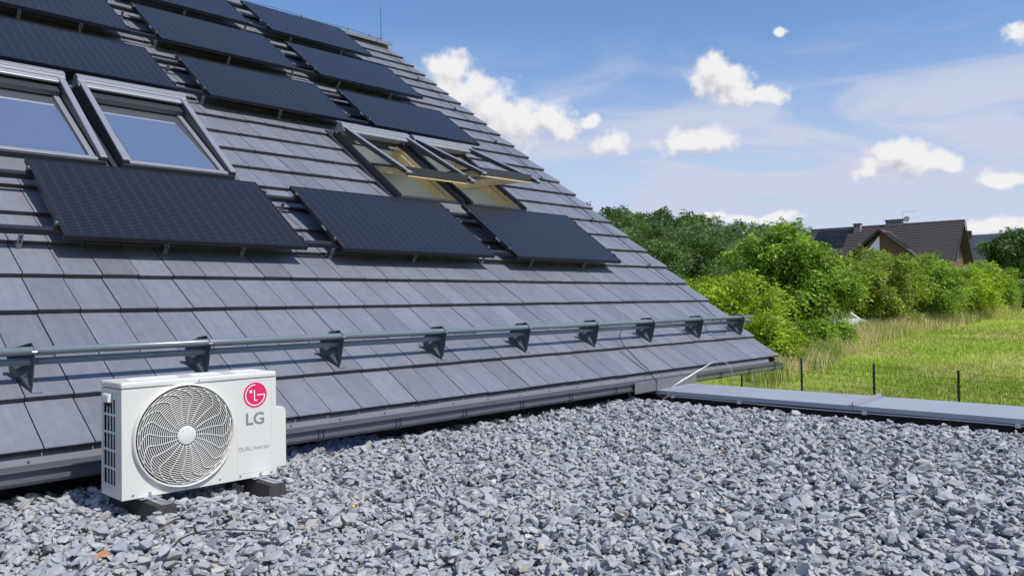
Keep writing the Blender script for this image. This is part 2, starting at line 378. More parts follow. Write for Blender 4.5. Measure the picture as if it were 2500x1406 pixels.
def np_mesh(name, verts, quads, mats, tint=None, smooth=False, k=4):
    """big meshes straight from arrays: quads (n,k)"""
    me = bpy.data.meshes.new(name)
    nv, nf = len(verts), len(quads)
    me.vertices.add(nv); me.vertices.foreach_set('co', np.asarray(verts, dtype=np.float32).ravel())
    me.loops.add(nf*k); me.loops.foreach_set('vertex_index', np.asarray(quads, dtype=np.int32).ravel())
    me.polygons.add(nf); me.polygons.foreach_set('loop_start', np.arange(nf, dtype=np.int32)*k)
    me.polygons.foreach_set('loop_total', np.full(nf, k, dtype=np.int32))
    if smooth: me.polygons.foreach_set('use_smooth', np.ones(nf, dtype=bool))
    for q in (mats if isinstance(mats, (list, tuple)) else [mats]): me.materials.append(q)
    if tint is not None:
        at = me.attributes.new('tint', 'FLOAT', 'FACE'); at.data.foreach_set('value', np.asarray(tint, dtype=np.float32))
    me.update(calc_edges=True)
    return me

WM = {}
def put(name, me, parent=None, loc=(0, 0, 0), rot=None, mw=None, label=None, cat=None, group=None, kind=None, bevel=None, smooth_angle=None):
    """link one object; loc / rot (a Matrix or Euler tuple) are in the world"""
    o = bpy.data.objects.new(name, me)
    if mw is None:
        R3 = Matrix.Identity(4)
        if rot is not None:
            R3 = rot.to_4x4() if isinstance(rot, Matrix) else Matrix.Rotation(rot[2], 4, 'Z') @ Matrix.Rotation(rot[1], 4, 'Y') @ Matrix.Rotation(rot[0], 4, 'X')
        mw = Matrix.Translation(Vector(loc)) @ R3
    WM[o.name] = mw
    if parent is not None:
        o.parent = parent
        o.matrix_basis = WM[parent.name].inverted() @ mw
    else:
        o.matrix_basis = mw
    COL.objects.link(o)
    if label: o['label'] = label
    if cat: o['category'] = cat
    if group: o['group'] = group
    if kind: o['kind'] = kind
    if bevel:
        b = o.modifiers.new('bevel', 'BEVEL'); b.width = bevel[0]; b.segments = bevel[1]; b.limit_method = 'ANGLE'; b.angle_limit = radians(50); b.harden_normals = False
        if bevel[1] > 1:
            me.polygons.foreach_set('use_smooth', [True]*len(me.polygons))
            w = o.modifiers.new('normals', 'WEIGHTED_NORMAL'); w.keep_sharp = True
    return o
def thing(name, loc, label, cat, group=None, rot=None, mw=None):
    return put(name, None, None, loc, rot, mw, label, cat, group)

# ------------------------------------------------------------------ roof frame (x along the eave, s up the slope, n off the tiles)
TH = radians(36.04)
YE, ZE = 4.1611, -0.6519
RROT = Matrix.Rotation(TH, 4, 'X')
def R(x, s, n=0.0):
    return Vector((x, YE+s*cos(TH)-n*sin(TH), ZE+s*sin(TH)+n*cos(TH)))
def RMAT(x, s, n=0.0):
    return Matrix.Translation(R(x, s, n)) @ RROT
C0 = 0.36525            # course height
TW = 0.22306            # tile width
XV = 8.763              # verge
NCOURSE = 24

def project(P):
    d = P.dot(vdir)
    if d < .1: return None
    return 1250+F_PX*P.dot(r2)/d, 703-F_PX*P.dot(u2)/d, d

# ------------------------------------------------------------------ terrain
def ground_np(x, y):
    d = x*FWD.x+y*FWD.y
    lat = x*RGT.x+y*RGT.y
    z = -3.8+.06*np.clip(d-30, 0, 70)+.012*np.clip(d-100, 0, 400)
    ratio = lat/np.maximum(d, 20)
    w = 1/(1+np.exp((ratio-.36)/.035))
    t = np.clip((d-95)/115, 0, 1); t = t*t*(3-2*t)
    z = z+9.6*t*w*np.clip(1.25-ratio*1.6, .35, 1.0)*(1+.10*np.sin(lat*.045+1.0))
    z = z+.10*np.sin(x*.21)*np.cos(y*.17)*np.clip((d-20)/30, 0, 1)
    return z
def gz(x, y):
    return float(ground_np(np.array([x]), np.array([y]))[0])

def ground_material():
    m = bpy.data.materials.new('meadow_ground'); m.use_nodes = True
    N, L = m.node_tree.nodes, m.node_tree.links; p = N['Principled BSDF']; p.inputs['Roughness'].default_value = .9; p.inputs['Specular IOR Level'].default_value = .1
    g = N.new('ShaderNodeNewGeometry')
    n1 = N.new('ShaderNodeTexNoise'); n1.inputs['Scale'].default_value = .35; n1.inputs['Detail'].default_value = 6; L.new(g.outputs['Position'], n1.inputs['Vector'])
    n2 = N.new('ShaderNodeTexNoise'); n2.inputs['Scale'].default_value = 4.5; n2.inputs['Detail'].default_value = 8; n2.inputs['Roughness'].default_value = .7; L.new(g.outputs['Position'], n2.inputs['Vector'])
    cr = N.new('ShaderNodeValToRGB'); e = cr.color_ramp.elements
    e[0].position = .36; e[0].color = (.19, .28, .035, 1); e[1].position = .60; e[1].color = (.40, .34, .13, 1)
    q = e.new(.47); q.color = (.30, .38, .05, 1)
    L.new(n1.outputs['Fac'], cr.inputs[0])
    r = N.new('ShaderNodeMapRange'); L.new(n2.outputs['Fac'], r.inputs[0]); r.inputs[1].default_value = .3; r.inputs[2].default_value = .7; r.inputs[3].default_value = .72; r.inputs[4].default_value = 1.25
    s = N.new('ShaderNodeVectorMath'); s.operation = 'SCALE'; L.new(cr.outputs[0], s.inputs[0]); L.new(r.outputs[0], s.inputs['Scale']); L.new(s.outputs[0], p.inputs['Base Color'])
    b = N.new('ShaderNodeBump'); b.inputs['Strength'].default_value = .8; b.inputs['Distance'].default_value = .08; L.new(n2.outputs['Fac'], b.inputs['Height']); L.new(b.outputs[0], p.inputs['Normal'])
    return m
def build_ground():
    a = np.concatenate([np.linspace(-900, -60, 22), np.linspace(-50, 170, 111), np.linspace(180, 380, 41), np.linspace(420, 1500, 20)])
    X, Y = np.meshgrid(a, a, indexing='ij')
    Z = ground_np(X, Y)
    n = len(a)
    V = np.stack([X, Y, Z], -1).reshape(-1, 3)
    i = np.arange(n*n).reshape(n, n)
    Q = np.stack([i[:-1, :-1], i[1:, :-1], i[1:, 1:], i[:-1, 1:]], -1).reshape(-1, 4)
    put('meadow', np_mesh('meadow', V, Q, ground_material(), smooth=True), kind='structure')
build_ground()

# ------------------------------------------------------------------ the house with the tiled roof
HB = Vector((4.4, 8.0, -3.8))
house = thing('house', HB, 'house with a steep roof of flat dark grey tiles and four roof windows', 'house')
WIN_S0, WIN_L, WIN_W = 2.93, 1.42, .93
WINDOWS = [(1.345, 0), (2.395, 0), (5.11, 1), (6.13, 2)]          # x of the left edge, state
HOLES = [(1.30, 3.36, 2.90, 4.42), (5.07, 7.10, 2.90, 4.42)]

def tile_mesh(x0, x1, seed, length=None):
    rr = random.Random(seed)
    L_ = (length or C0)+.05; g = .0030
    a, b = x0+g, x1-g
    tl = -.036*L_/C0
    jn = rr.uniform(-.0018, .0018); js = rr.uniform(-.0025, .0025); ch = .0045
    th = .026
    m = MB(); t = rr.uniform(.93, 1.07)
    if rr.random() < .18: t *= rr.choice([.90, 1.09])
    # top with a small chamfer at the lower edge
    vs = [(a, js, jn-ch), (b, js, jn-ch), (b, js+ch, jn), (a, js+ch, jn), (b, L_, jn+tl), (a, L_, jn+tl),
          (a, js, jn-th), (b, js, jn-th), (b, L_, jn+tl-th), (a, L_, jn+tl-th)]
    m.add(vs, [(0, 1, 2, 3), (3, 2, 4, 5)], 0, t)
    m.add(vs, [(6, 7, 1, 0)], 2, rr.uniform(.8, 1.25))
    m.add(vs, [(7, 8, 4, 2, 1), (9, 6, 0, 3, 5), (8, 9, 5, 4), (9, 8, 7, 6)], 0, t*.8)
    # the next tile's side lap showing as a thin ragged line under the front edge
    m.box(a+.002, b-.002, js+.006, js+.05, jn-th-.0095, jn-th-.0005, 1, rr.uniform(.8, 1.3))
    return m

def tiles():
    cells = []
    for k in range(NCOURSE):
        for j in range(39):
            x1 = XV-TW*j; x0 = x1-TW
            s0 = k*C0
            segs = [(x0, x1)]
            for (hx0, hx1, hs0, hs1) in HOLES:
                if s0+.18 > hs0 and s0+.18 < hs1:
                    ns = []
                    for (p, q) in segs:
                        if q <= hx0 or p >= hx1: ns.append((p, q))
                        else:
                            if p < hx0-.02: ns.append((p, hx0))
                            if q > hx1+.02: ns.append((hx1, q))
                    segs = ns
            for (p, q) in segs:
                cells.append((k, p, q))
    def area(c):
        k, p, q = c; pts = []
        for (x, s) in ((p, k*C0), (q, k*C0), (q, (k+1)*C0), (p, (k+1)*C0)):
            w = project(R(x, s))
            if w is None: return 0
            pts.append(w)
        u = sum(w[0] for w in pts)/4; v = sum(w[1] for w in pts)/4
        if u < -20 or u > 2520 or v < -20: return 0
        # under a solar module or behind the heat pump: little of it shows
        sc = (k+.5)*C0; xc = (p+q)/2; cov = 1.0
        for (mx, ms, mh) in MODULES:
            if mx-.02 < xc < mx+1.75 and ms-.1 < sc < ms+mh+.05: cov = .08
        if 250 < u < 680 and v > 915: cov = .1
        A = 0
        for i in range(4):
            a, b = pts[i], pts[(i+1) % 4]; A += a[0]*b[1]-a[1]*b[0]
        return abs(A)/2*cov
    cells.sort(key=area, reverse=True)
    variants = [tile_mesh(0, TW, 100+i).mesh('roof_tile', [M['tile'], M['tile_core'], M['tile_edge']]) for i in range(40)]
    rest = MB()
    for idx, (k, p, q) in enumerate(cells):
        if idx < 300:
            if abs(q-p-TW) < 1e-4: me = variants[rng.integers(40)]
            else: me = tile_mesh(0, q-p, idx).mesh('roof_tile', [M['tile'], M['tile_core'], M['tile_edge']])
            put('roof_tile', me, house, mw=RMAT(p, k*C0))
        else:
            tm = tile_mesh(0, q-p, 1000+idx)
            mwr = RMAT(p, k*C0)
            o = len(rest.v)
            rest.v += [tuple(mwr @ Vector(v)) for v in tm.v]
            rest.f += [tuple(o+i for i in f) for f in tm.f]; rest.m += tm.m; rest.t += tm.t
    rest.v = [tuple(Vector(v)) for v in rest.v]
    o = put('roof_tiles_upslope', rest.mesh('roof_tiles_upslope', [M['tile'], M['tile_core'], M['tile_edge']]), house, kind='stuff')

ROWS = [(1.665, 1.005), (4.52, 1.0), (5.965, 1.09), (7.465, 1.12)]     # s of the lower edge, height
COLS = [1.652, 3.703, 5.750]
MODULES = []
for c in range(3):
    for r_ in range(4):
        MODULES.append((COLS[c], ROWS[r_][0], ROWS[r_][1]))
tiles()

def house_body():
    # deck under the tiles with openings for the roof windows
    m = MB()
    n0, n1 = -.110, -.080
    xs = [-.2, 1.40, 3.29, 5.16, 7.02, XV-.04]
    top = 8.95
    for i in range(5):
        hole = i in (1, 3)
        if hole:
            m.box(xs[i], xs[i+1], .02, 2.98, n0, n1); m.box(xs[i], xs[i+1], 4.34, top, n0, n1)
        else:
            m.box(xs[i], xs[i+1], .02, top, n0, n1)
    put('roof_deck', m.mesh('roof_deck', M['black']), house, mw=RMAT(0, 0))
    ry, rz = R(0, 8.93)[1], R(0, 8.93)[2]
    # far slope
    m = MB(); m.hexa([(-.2, ry, rz-.10), (XV, ry, rz-.10), (XV, ry+7.3, rz-5.41), (-.2, ry+7.3, rz-5.41), (-.2, ry, rz-.03), (XV, ry, rz-.03), (XV, ry+7.3, rz-5.34), (-.2, ry+7.3, rz-5.34)])
    put('far_roof_slope', m.mesh('far_roof_slope', M['tile']), house)
    # walls: eave wall with black upstand, gable wall
    m = MB(); m.box(-.2, 6.155, 4.36, 4.60, -3.8, -.70); put('wall', m.mesh('wall', M['wall']), house)
    m = MB(); m.box(-.2, 6.05, 4.335, 4.358, -1.05, -.735); put('wall_upstand', m.mesh('wall_upstand', M['black']), house)
    m = MB()
    m.prism([(4.602, -3.8), (4.602, -.52), (ry, rz-.25), (ry+6.8, rz-5.2), (ry+6.8, -3.8)], 6.16, 6.395, 0)
    put('gable_wall', m.mesh('gable_wall', M['wall']), house)
    m = MB(); m.box(-.2, 8.58, 4.20, 4.42, -.735, -.715); put('soffit', m.mesh('soffit', M['anth']), house)
    # verge board under the last tiles
    m = MB(); m.box(XV-.036, XV-.016, .0, 8.9, -.16, -.056); put('verge_board', m.mesh('verge_board', M['anth']), house, mw=RMAT(0, 0))
    # fascia sheet between tiles and gutter, two lengths with a lap
    for (x0, x1, dy) in ((-.2, 3.46, 0), (3.455, 6.075, -.0015), (6.07, 8.56, 0)):
        m = MB()
        m.hexa([(x0, 4.172+dy, -.775), (x1, 4.172+dy, -.775), (x1, 4.176+dy, -.775), (x0, 4.176+dy, -.775), (x0, 4.196+dy, -.672), (x1, 4.196+dy, -.672), (x1, 4.20+dy, -.672), (x0, 4.20+dy, -.672)])
        f = put('fascia_sheet', m.mesh('fascia_sheet', M['fascia']), house)
        x = x0+.30
        while x < x1-.1:
            q = MB(); q.tube([(x, 4.184+dy, -.706), (x, 4.178+dy, -.708)], .004, 6)
            put('screw', q.mesh('screw', M['galv']), f); x += .34
    # gutter
    prof = [(4.030, -.7275), (4.052, -.7255), (4.052, -.760), (4.053, -.778), (4.062, -.792), (4.085, -.800), (4.130, -.800), (4.155, -.790), (4.165, -.770), (4.165, -.72), (4.163, -.72),
            (4.162, -.769), (4.153, -.786), (4.129, -.796), (4.086, -.796), (4.066, -.789), (4.057, -.777), (4.055, -.760), (4.055, -.722), (4.028, -.7235)]
    prof = [(a, b) for a, b in prof]
    m = MB(); m.prism(prof, -.2, 5.07, 0)
    m.prism([(a-.0012 if a < 4.09 else a, b-.0008) for a, b in prof], 5.07, 8.62, 0)
    m.box(8.62, 8.623, 4.050, 4.165, -.800, -.723)
    gut = put('gutter', m.mesh('gutter', M['gutter']), house)
    for x in (1.46, 2.03, 2.603, 3.169, 3.744, 4.321, 4.886, 5.47, 7.24, 7.84, 8.42):
        m = MB()
        for dx in (-.022, .010):
            m.prism([(4.0465, -.728), (4.0465, -.778), (4.056, -.797), (4.085, -.806), (4.12, -.806), (4.12, -.803), (4.086, -.802), (4.060, -.794), (4.0505, -.776), (4.0505, -.728)], x+dx, x+dx+.011, 0)
            m.box(x+dx+.003, x+dx+.008, 4.0445, 4.0464, -.735, -.730)
        put('gutter_bracket', m.mesh('gutter_bracket', M['anth']), gut)
    # sheet cover over the gutter where the parapet meets it
    m = MB()
    m.hexa([(5.71, 4.020, -.812), (6.72, 4.020, -.800), (6.72, 4.024, -.800), (5.71, 4.024, -.812), (5.71, 4.022, -.716), (6.72, 4.022, -.722), (6.72, 4.026, -.722), (5.71, 4.026, -.716)])
    m.box(5.71, 6.72, 4.026, 4.06, -.7215, -.7175)
    for x in (6.12, 6.50): m.tube([(x, 4.020, -.775), (x, 4.012, -.775)], .007, 8, m=1)
    put('gutter_cover', m.mesh('gutter_cover', [M['cover'], M['galv']]), house)
    # ridge tiles
    rt = MB()
    prof = [(-.105, -.055), (-.10, -.01), (-.04, .035), (.0, .045), (.04, .035), (.10, -.01), (.105, -.055), (.09, -.055), (.0, .028), (-.09, -.055)]
    rt.prism([(a, b) for a, b in prof], 0, .325, 0, t=.95)
    rt.prism([(a*1.07, b*1.07) for a, b in prof], -.012, .03, 0, t=1.05)
    rme = rt.mesh('ridge_tile', [M['tile']])
    x = XV-.30
    while x > 0:
        put('ridge_tile', rme, house, loc=(x, ry+.01, rz+.02)); x -= .318
house_body()

# roof windows ------------------------------------------------------------
def roof_window(X0, state):
    lab = ['closed roof window reflecting blue sky', 'closed roof window reflecting blue sky', 'roof window tilted open']
    fr = MB(); W, Ln = WIN_W, WIN_L
    fw = .045
    ft = .045 if state == 0 else .062
    fr.box(0, fw, 0, Ln, -.06, ft); fr.box(W-fw, W, 0, Ln, -.06, ft)
    fr.box(fw, W-fw, 0, fw, -.06, .030); fr.box(fw, W-fw, Ln-fw, Ln, -.06, .045)
    # flashing round the frame
    fr.box(-.05, -.001, -.02, Ln+.06, -.05, .004); fr.box(W+.001, W+.05, -.02, Ln+.06, -.05, .004)
    fr.hexa([(-.05, -.16, -.012), (W+.05, -.16, -.012), (W+.05, -.001, .006), (-.05, -.001, .006), (-.05, -.16, -.006), (W+.05, -.16, -.006), (W+.05, -.001, .014), (-.05, -.001, .014)], 1)
    fr.box(-.05, W+.05, Ln+.001, Ln+.10, -.05, .010)
    win = put('roof_window', fr.mesh('roof_window', [M['cladding_dark'], M['cover']]), house, mw=RMAT(X0, WIN_S0), bevel=(.004, 1))
    win['label'] = ('closed roof window left of its neighbour', 'closed roof window with blue sky in its glass', 'roof window tilted open a little, nearer of the two', 'roof window tilted widest open, by the verge')[[w[0] for w in WINDOWS].index(X0)]
    # the sash pivots about its middle; two arms join its lower edge to the hood
    ang = (0, radians(25), radians(34))[state]; aarm = (0, radians(9.5), radians(14.0))[state]
    BASE = RMAT(X0, WIN_S0)
    def piv(h, a): return BASE @ Matrix.Translation(h) @ Matrix.Rotation(-a, 4, 'X') @ Matrix.Translation(-h)
    SM = piv(Vector((0, .69, .02)), ang)
    AM = piv(Vector((0, 1.33, .155)), aarm)
    HM = piv(Vector((0, 1.33, .155)), aarm*.35)
    am = [M['bead'], M['cladding_dark']]
    for (x0, x1) in ((-.006, .048), (WIN_W-.048, WIN_W+.006)):
        s = MB(); lo = (.055, .052, .125)[0]
        if state:
            s.hexa([(x0, -.02, .062), (x1, -.02, .062), (x1, 1.31, .112), (x0, 1.31, .112), (x0, -.02, .100), (x1, -.02, .100), (x1, 1.31, .168), (x0, 1.31, .168)], 1)
            s.hexa([(x0+.002, -.018, .1005), (x1-.002, -.018, .1005), (x1-.002, 1.31, .1685), (x0+.002, 1.31, .1685), (x0+.008, -.014, .107), (x1-.008, -.014, .107), (x1-.008, 1.31, .176), (x0+.008, 1.31, .176)], 0)
            s.tube([(x0-.003, -.006, .092), (x1+.003, -.006, .092)], .017, 12, m=0)
        else:
            s.hexa([(x0, -.005, .058), (x1, -.005, .058), (x1, 1.30, .118), (x0, 1.30, .118), (x0, -.005, .088), (x1, -.005, .088), (x1, 1.30, .164), (x0, 1.30, .164)], 1)
            s.hexa([(x0, -.005, .0885), (x1, -.005, .0885), (x1, 1.30, .1645), (x0, 1.30, .1645), (x0+.004, -.001, .101), (x1-.004, -.001, .101), (x1-.004, 1.30, .179), (x0+.004, 1.30, .179)], 0)
            s.hexa([(x0+.004, .01, .0465), (x1-.004, .01, .0465), (x1-.004, 1.30, .0465), (x0+.004, 1.30, .0465), (x0+.004, .01, .0575), (x1-.004, .01, .0575), (x1-.004, 1.30, .117), (x0+.004, 1.30, .117)], 1)
        put('awning_arm', s.mesh('awning_arm', am), win, mw=AM, bevel=(.0045, 2))
    s = MB()
    if state:
        W0, W1 = .050, W-.050
        s.box(W0, W0+.050, .03, 1.36, .026, .050, 1); s.box(W1-.050, W1, .03, 1.36, .026, .050, 1)
        s.box(W0, W1, -.010, .0295, -.034, .052, 1); s.box(W0+.051, W1-.051, .030, .075, .026, .049, 1); s.box(W0+.051, W1-.051, 1.31, 1.36, .026, .049, 1)
        s.box(W0+.004, W0+.062, .031, 1.35, -.030, .0255, 2); s.box(W1-.062, W1-.004, .031, 1.35, -.030, .0255, 2); s.box(W0+.062, W1-.062, .031, .095, -.030, .0250, 2); s.box(W0+.062, W1-.062, 1.28, 1.35, -.030, .0250, 2)
        s.box(W0, W1, -.008, .030, -.052, -.0345, 2)
    else:
        s.box(.056, .100, .02, 1.26, .0465, .060, 0); s.box(W-.100, W-.056, .02, 1.26, .0465, .060, 0)
        s.box(.100, .112, .10, 1.26, .040, .052, 1); s.box(W-.112, W-.100, .10, 1.26, .040, .052, 1)
        s.box(.056, W-.056, .0, .045, .0465, .072, 0); s.box(.060, W-.060, .046, .075, .0465, .060, 0); s.box(.112, W-.112, .076, .10, .040, .050, 1)
        s.box(.0, W, -.012, -.001, -.005, .060, 1)
    put('sash', s.mesh('sash', [M['bead'], M['cladding_dark'], M['wood']]), win, mw=SM, bevel=(.0035, 2))
    g = MB()
    if state: g.box(.10, W-.10, .075, 1.31, .012, .022)
    else: g.box(.10, W-.10, .09, 1.24, .0405, .0445)
    put('glass_pane', g.mesh('glass_pane', M['glass_closed'] if state == 0 else M['glass_open']), win, mw=SM)
    h = MB()
    pr = [(1.385, .06), (1.405, .10), (1.400, .165), (1.370, .195), (1.335, .200), (1.300, .196), (1.296, .182), (1.270, .178), (1.266, .162), (1.235, .158), (1.222, .150), (1.222, .135), (1.235, .125), (1.30, .115), (1.36, .05)]
    h.prism(pr, -.012, W+.012, 0, 0)
    put('hood', h.mesh('hood', [M['bead']]), win, mw=HM, bevel=(.003, 2))
    if not state:
        hs = MB(); hs.box(.056, W-.056, 1.12, 1.225, .0605, .105); put('blind_box', hs.mesh('blind_box', M['cladding_dark']), win, mw=SM)
    # shaft through the roof
    l = MB(); d0, d1 = -.065, -.62
    l.box(.022, .045, .045, Ln-.045, d1, -.0605, 0); l.box(W-.045, W-.022, .045, Ln-.045, d1, -.0605, 0)
    l.box(.045, W-.045, .022, .045, d1, -.0605, 0); l.box(.045, W-.045, Ln-.045, Ln-.022, d1, -.0605, 0)
    l.box(.022, W-.022, .022, Ln-.022, d1-.02, d1, 0)
    put('shaft_lining', l.mesh('shaft_lining', [M['lining']]), win, mw=RMAT(X0, WIN_S0))
    if state:
        for (wx0, wx1) in ((.0455, .062), (W-.062, W-.0455)):
            w = MB(); w.box(wx0, wx1, .0455, Ln-.0455, -.14, .020, 0)
            if wx0 > .5: w.box(W-.075, W-.0618, .0625, Ln-.06, -.10, -.03, 0)
            put('pine_frame', w.mesh('pine_frame', [M['wood']]), win, mw=RMAT(X0, WIN_S0))
        c = MB()
        for x in (.16, W-.30): c.box(x, x+.13, 1.17, 1.22, .045, .056, 0)
        put('lock_plate', c.mesh('lock_plate', [M['galv']]), win, mw=RMAT(X0, WIN_S0))
for (x, st) in WINDOWS: roof_window(x, st)

# solar modules -------------------------------------------------------------
def module_mesh(w, h):
    f = MB(); b = .011; t0, t1 = 0.0, .035
    f.box(0, w, 0, b, t0, t1); f.box(0, w, h-b, h, t0, t1); f.box(0, b, b, h-b, t0, t1); f.box(w-b, w, b, h-b, t0, t1)
    g = MB(); g.box(b, w-b, b, h-b, .026, .0325)
    lab = MB(); lab.box(-.0008, -.0001, h*.30, h*.30+.075, .010, .026)
    cl = []
    return f.mesh('panel_frame', M['frameblack']), g.mesh('glass_face', M['cells']), lab.mesh('white_sticker', M['whiteplastic'])
MODW = 1.725
names_row = ['lowest row', 'second row up', 'third row up', 'top row']
mcache = {}
_c = MB(); _c.box(-.011, .011, -.02, .02, .0, .038, 0); _c.tube([(0, 0, .038), (0, 0, .048)], .009, 8, m=1)
CLAMP = _c.mesh('end_clamp', [M['railblack'], M['alu']])
def solar(x, ri, where, label):
    s0, h = ROWS[ri]
    if ri not in mcache: mcache[ri] = module_mesh(MODW, h)
    f, g, lb = mcache[ri]
    n = .113
    t = thing('solar_panel', None, label, 'solar panel', 'black solar panels on the tiled roof', mw=RMAT(x, s0, n)) if False else put('solar_panel', None, None, mw=RMAT(x, s0, n), label=label, cat='solar panel', group='black solar panels on the tiled roof')
    put('panel_frame', f, t, mw=RMAT(x, s0, n)); put('glass_face', g, t, mw=RMAT(x, s0, n))
    if x > 3: put('white_sticker', lb, t, mw=RMAT(x, s0, n))
    # end clamps on the rails
    for sr in (.135, h-.155):
        for xx in (-.012, MODW+.012):
            put('end_clamp', CLAMP, t, mw=RMAT(x+xx, s0+sr, n))
L_ = 'black solar panel '
solar(COLS[0], 0, '', L_+'nearest the camera, lowest row, below the two closed roof windows')
solar(COLS[1], 0, '', L_+'in the middle of the lowest row, above the snow guard')
solar(COLS[2], 0, '', L_+'at the right end of the lowest row, below an open window')
solar(COLS[0], 1, '', L_+'directly above the two closed roof windows')
solar(COLS[1], 1, '', L_+'in the middle column, its lower edge over bare tiles')
solar(COLS[2], 1, '', L_+'directly above the two open roof windows')
solar(COLS[0], 2, '', L_+'in the top left corner of the picture')
solar(COLS[1], 2, '', L_+'in the middle column, third row up from the gutter')
solar(COLS[2], 2, '', L_+'in the right column, second below the ridge and the rod')
solar(COLS[1], 3, '', L_+'cut by the top edge of the picture, in the middle column')
solar(COLS[2], 3, '', L_+'topmost on the right, its upper edge against the sky by the ridge')

for ri, (s0, h) in enumerate(ROWS):
    for ui, sr in enumerate((s0+.135, s0+h-.155)):
        x0, x1 = (.25, 7.505) if ri < 3 else (1.7, 7.505)
        m = MB()
        m.box(x0, x1, sr-.019, sr+.019, .070, .1125); m.box(x0, x1, sr-.023, sr-.0195, .096, .1125); m.box(x0, x1, sr+.0195, sr+.023, .070, .076)
        lbl = 'black mounting rail under the %s edge of the %s of solar panels' % (('lower', 'upper')[ui], ('lowest row', 'second row', 'third row', 'top row')[ri])
        rl = put('mounting_rail', m.mesh('mounting_rail', M['railblack']), mw=RMAT(0, 0), label=lbl, cat='mounting rail', group='rails carrying the solar panels')
        hk = MB()
        hk.box(-.015, .015, -.030, -.024, -.030, .075, 0); hk.box(-.018, .018, -.024, .10, -.026, -.021, 0); hk.box(-.006, .006, -.0315, -.0305, .042, .065, 1); hk.box(-.006, .006, -.0315, -.0305, .01, .035, 1)
        hm = hk.mesh('roof_hook', [M['hook'], M['dark']])
        for xh in ([.55, 1.45, 2.35, 2.92, 3.695, 4.57, 5.42, 6.126, 7.0] if ui == 0 else [1.45, 3.58, 5.62]):
            if xh > x0: put('roof_hook', hm, rl, mw=RMAT(xh, sr-(0 if ui == 0 else .0)))

# snow guard ---------------------------------------------------------------
sg = put('snow_guard', None, mw=RMAT(0.3, .5), label='grey two-pipe snow guard on triangular brackets running along the lower tiles', cat='snow guard')
for (nn, rr_) in ((.180, .0205), (.112, .0185)):
    m = MB(); m.tube([(x, .5, nn) for x in (-.1, 2.7, 5.5, 8.72)], rr_, 14)
    put('pipe', m.mesh('pipe', M['guard'], smooth=True), sg, mw=RMAT(0, 0))
def bracket_mesh():
    b = MB(); t = .004
    # side plate (plane x = 0), seen from the left
    poly = [(.400, .003), (.395, .03), (.458, .190), (.482, .203), (.535, .203), (.620, .130), (.640, .003)]
    b.prism(poly, -t/2, t/2, 0)
    # back plate and slanting gusset
    b.hexa([(-.078, .585, .035), (-t/2, .575, .02), (-t/2, .579, .02), (-.078, .589, .035), (-.078, .560, .150), (-t/2, .540, .196), (-t/2, .544, .196), (-.078, .564, .150)])
    g = [(-t/2, .402, .006), (-t/2, .574, .120), (-.076, .580, .070), (-.062, .56, .004)]
    b.add(g+[(p[0], p[1]+.003, p[2]-.003) for p in g], [(0, 1, 2, 3), (7, 6, 5, 4), (0, 4, 5, 1), (1, 5, 6, 2), (2, 6, 7, 3), (3, 7, 4, 0)])

    b.tube([(-.012, .47, .195), (.012, .47, .195)], .005, 8, m=1); b.tube([(-.012, .53, .14), (.012, .53, .14)], .005, 8, m=1)
    # foot tab
    b.add([(t/2, .385, .004), (.050, .388, .004), (.022, .455, .004), (t/2, .47, .004), (t/2, .385, .001), (.050, .388, .001), (.022, .455, .001), (t/2, .47, .001)], [(0, 1, 2, 3), (4, 7, 6, 5), (0, 4, 5, 1), (1, 5, 6, 2), (2, 6, 7, 3)], 1)
    return b.mesh('bracket', [M['guard_dark'], M['galv']])
bme = bracket_mesh()
for i, xb in enumerate((1.258, 2.156, 3.06, 3.955, 4.87, 5.785, 6.685, 7.60, 8.51)):
    put('bracket', bme, sg, mw=RMAT(xb-.045, 0))
m = MB()
for x in (3.0, 6.64): m.tube([(x-.02, .5, .18), (x+.02, .5, .18)], .0195, 12)
put('pipe_coupling', m.mesh('pipe_coupling', M['galv'], smooth=True), sg, mw=RMAT(0, 0))

# lightning protection -------------------------------------------------------
lc = put('lightning_conductor', None, loc=R(8.33, .7), label='thin black lightning conductor cable running up the tiles beside the verge', cat='cable')
m = MB(); pts = []
for (x, s_) in ((8.42, 8.86), (8.38, 7.66), (8.30, 6.43), (8.28, 5.36), (8.32, 4.1), (8.36, 3.26), (8.33, 2.63), (8.36, 2.13), (8.30, 1.62), (8.38, 1.03), (8.33, .72)):
    pts.append(R(x, s_, .028))
pts += [R(8.31, .60, .04), R(8.27, .50, .09), R(8.16, .43, .03), R(7.9, .44, .02), R(7.75, .47, .05), R(7.70, .5, .125)]
m.tube(pts, .0042, 6)
put('cable', m.mesh('cable', M['cable'], smooth=True), lc)
for k in (2, 5, 8, 11, 14, 17, 20):
    q = MB(); x = 8.34; s_ = k*C0+.0
    q.box(-.012, .012, -.006, -.002, -.025, .03, 0); q.tube([(0, -.004, .028), (0, -.004, .038)], .008, 8, m=1); q.box(-.02, -.012, -.05, .0, .004, .008, 0)
    put('cable_holder', q.mesh('cable_holder', [M['cable'], M['galv']]), lc, mw=RMAT(x, s_))
m = MB()
pts = [R(6.55, .5, .135), R(6.35, .50, .125), R(6.20, .50, .10), R(6.15, .46, .05), R(6.13, .36, .02), R(6.10, .12, .02), R(6.11, .01, .02), Vector((6.10, 4.13, -.67)), Vector((6.03, 4.01, -.72)), Vector((5.99, 3.985, -.80)), Vector((5.965, 3.95, -.835)), Vector((5.95, 3.92, -.852)), Vector((5.93, 3.88, -.855))]
m.tube(pts, .0045, 6)
dc = put('down_conductor', m.mesh('down_conductor', M['cable'], smooth=True), loc=(0, 0, 0), label='black cable dropping from the snow guard over the gutter to the parapet corner', cat='cable')
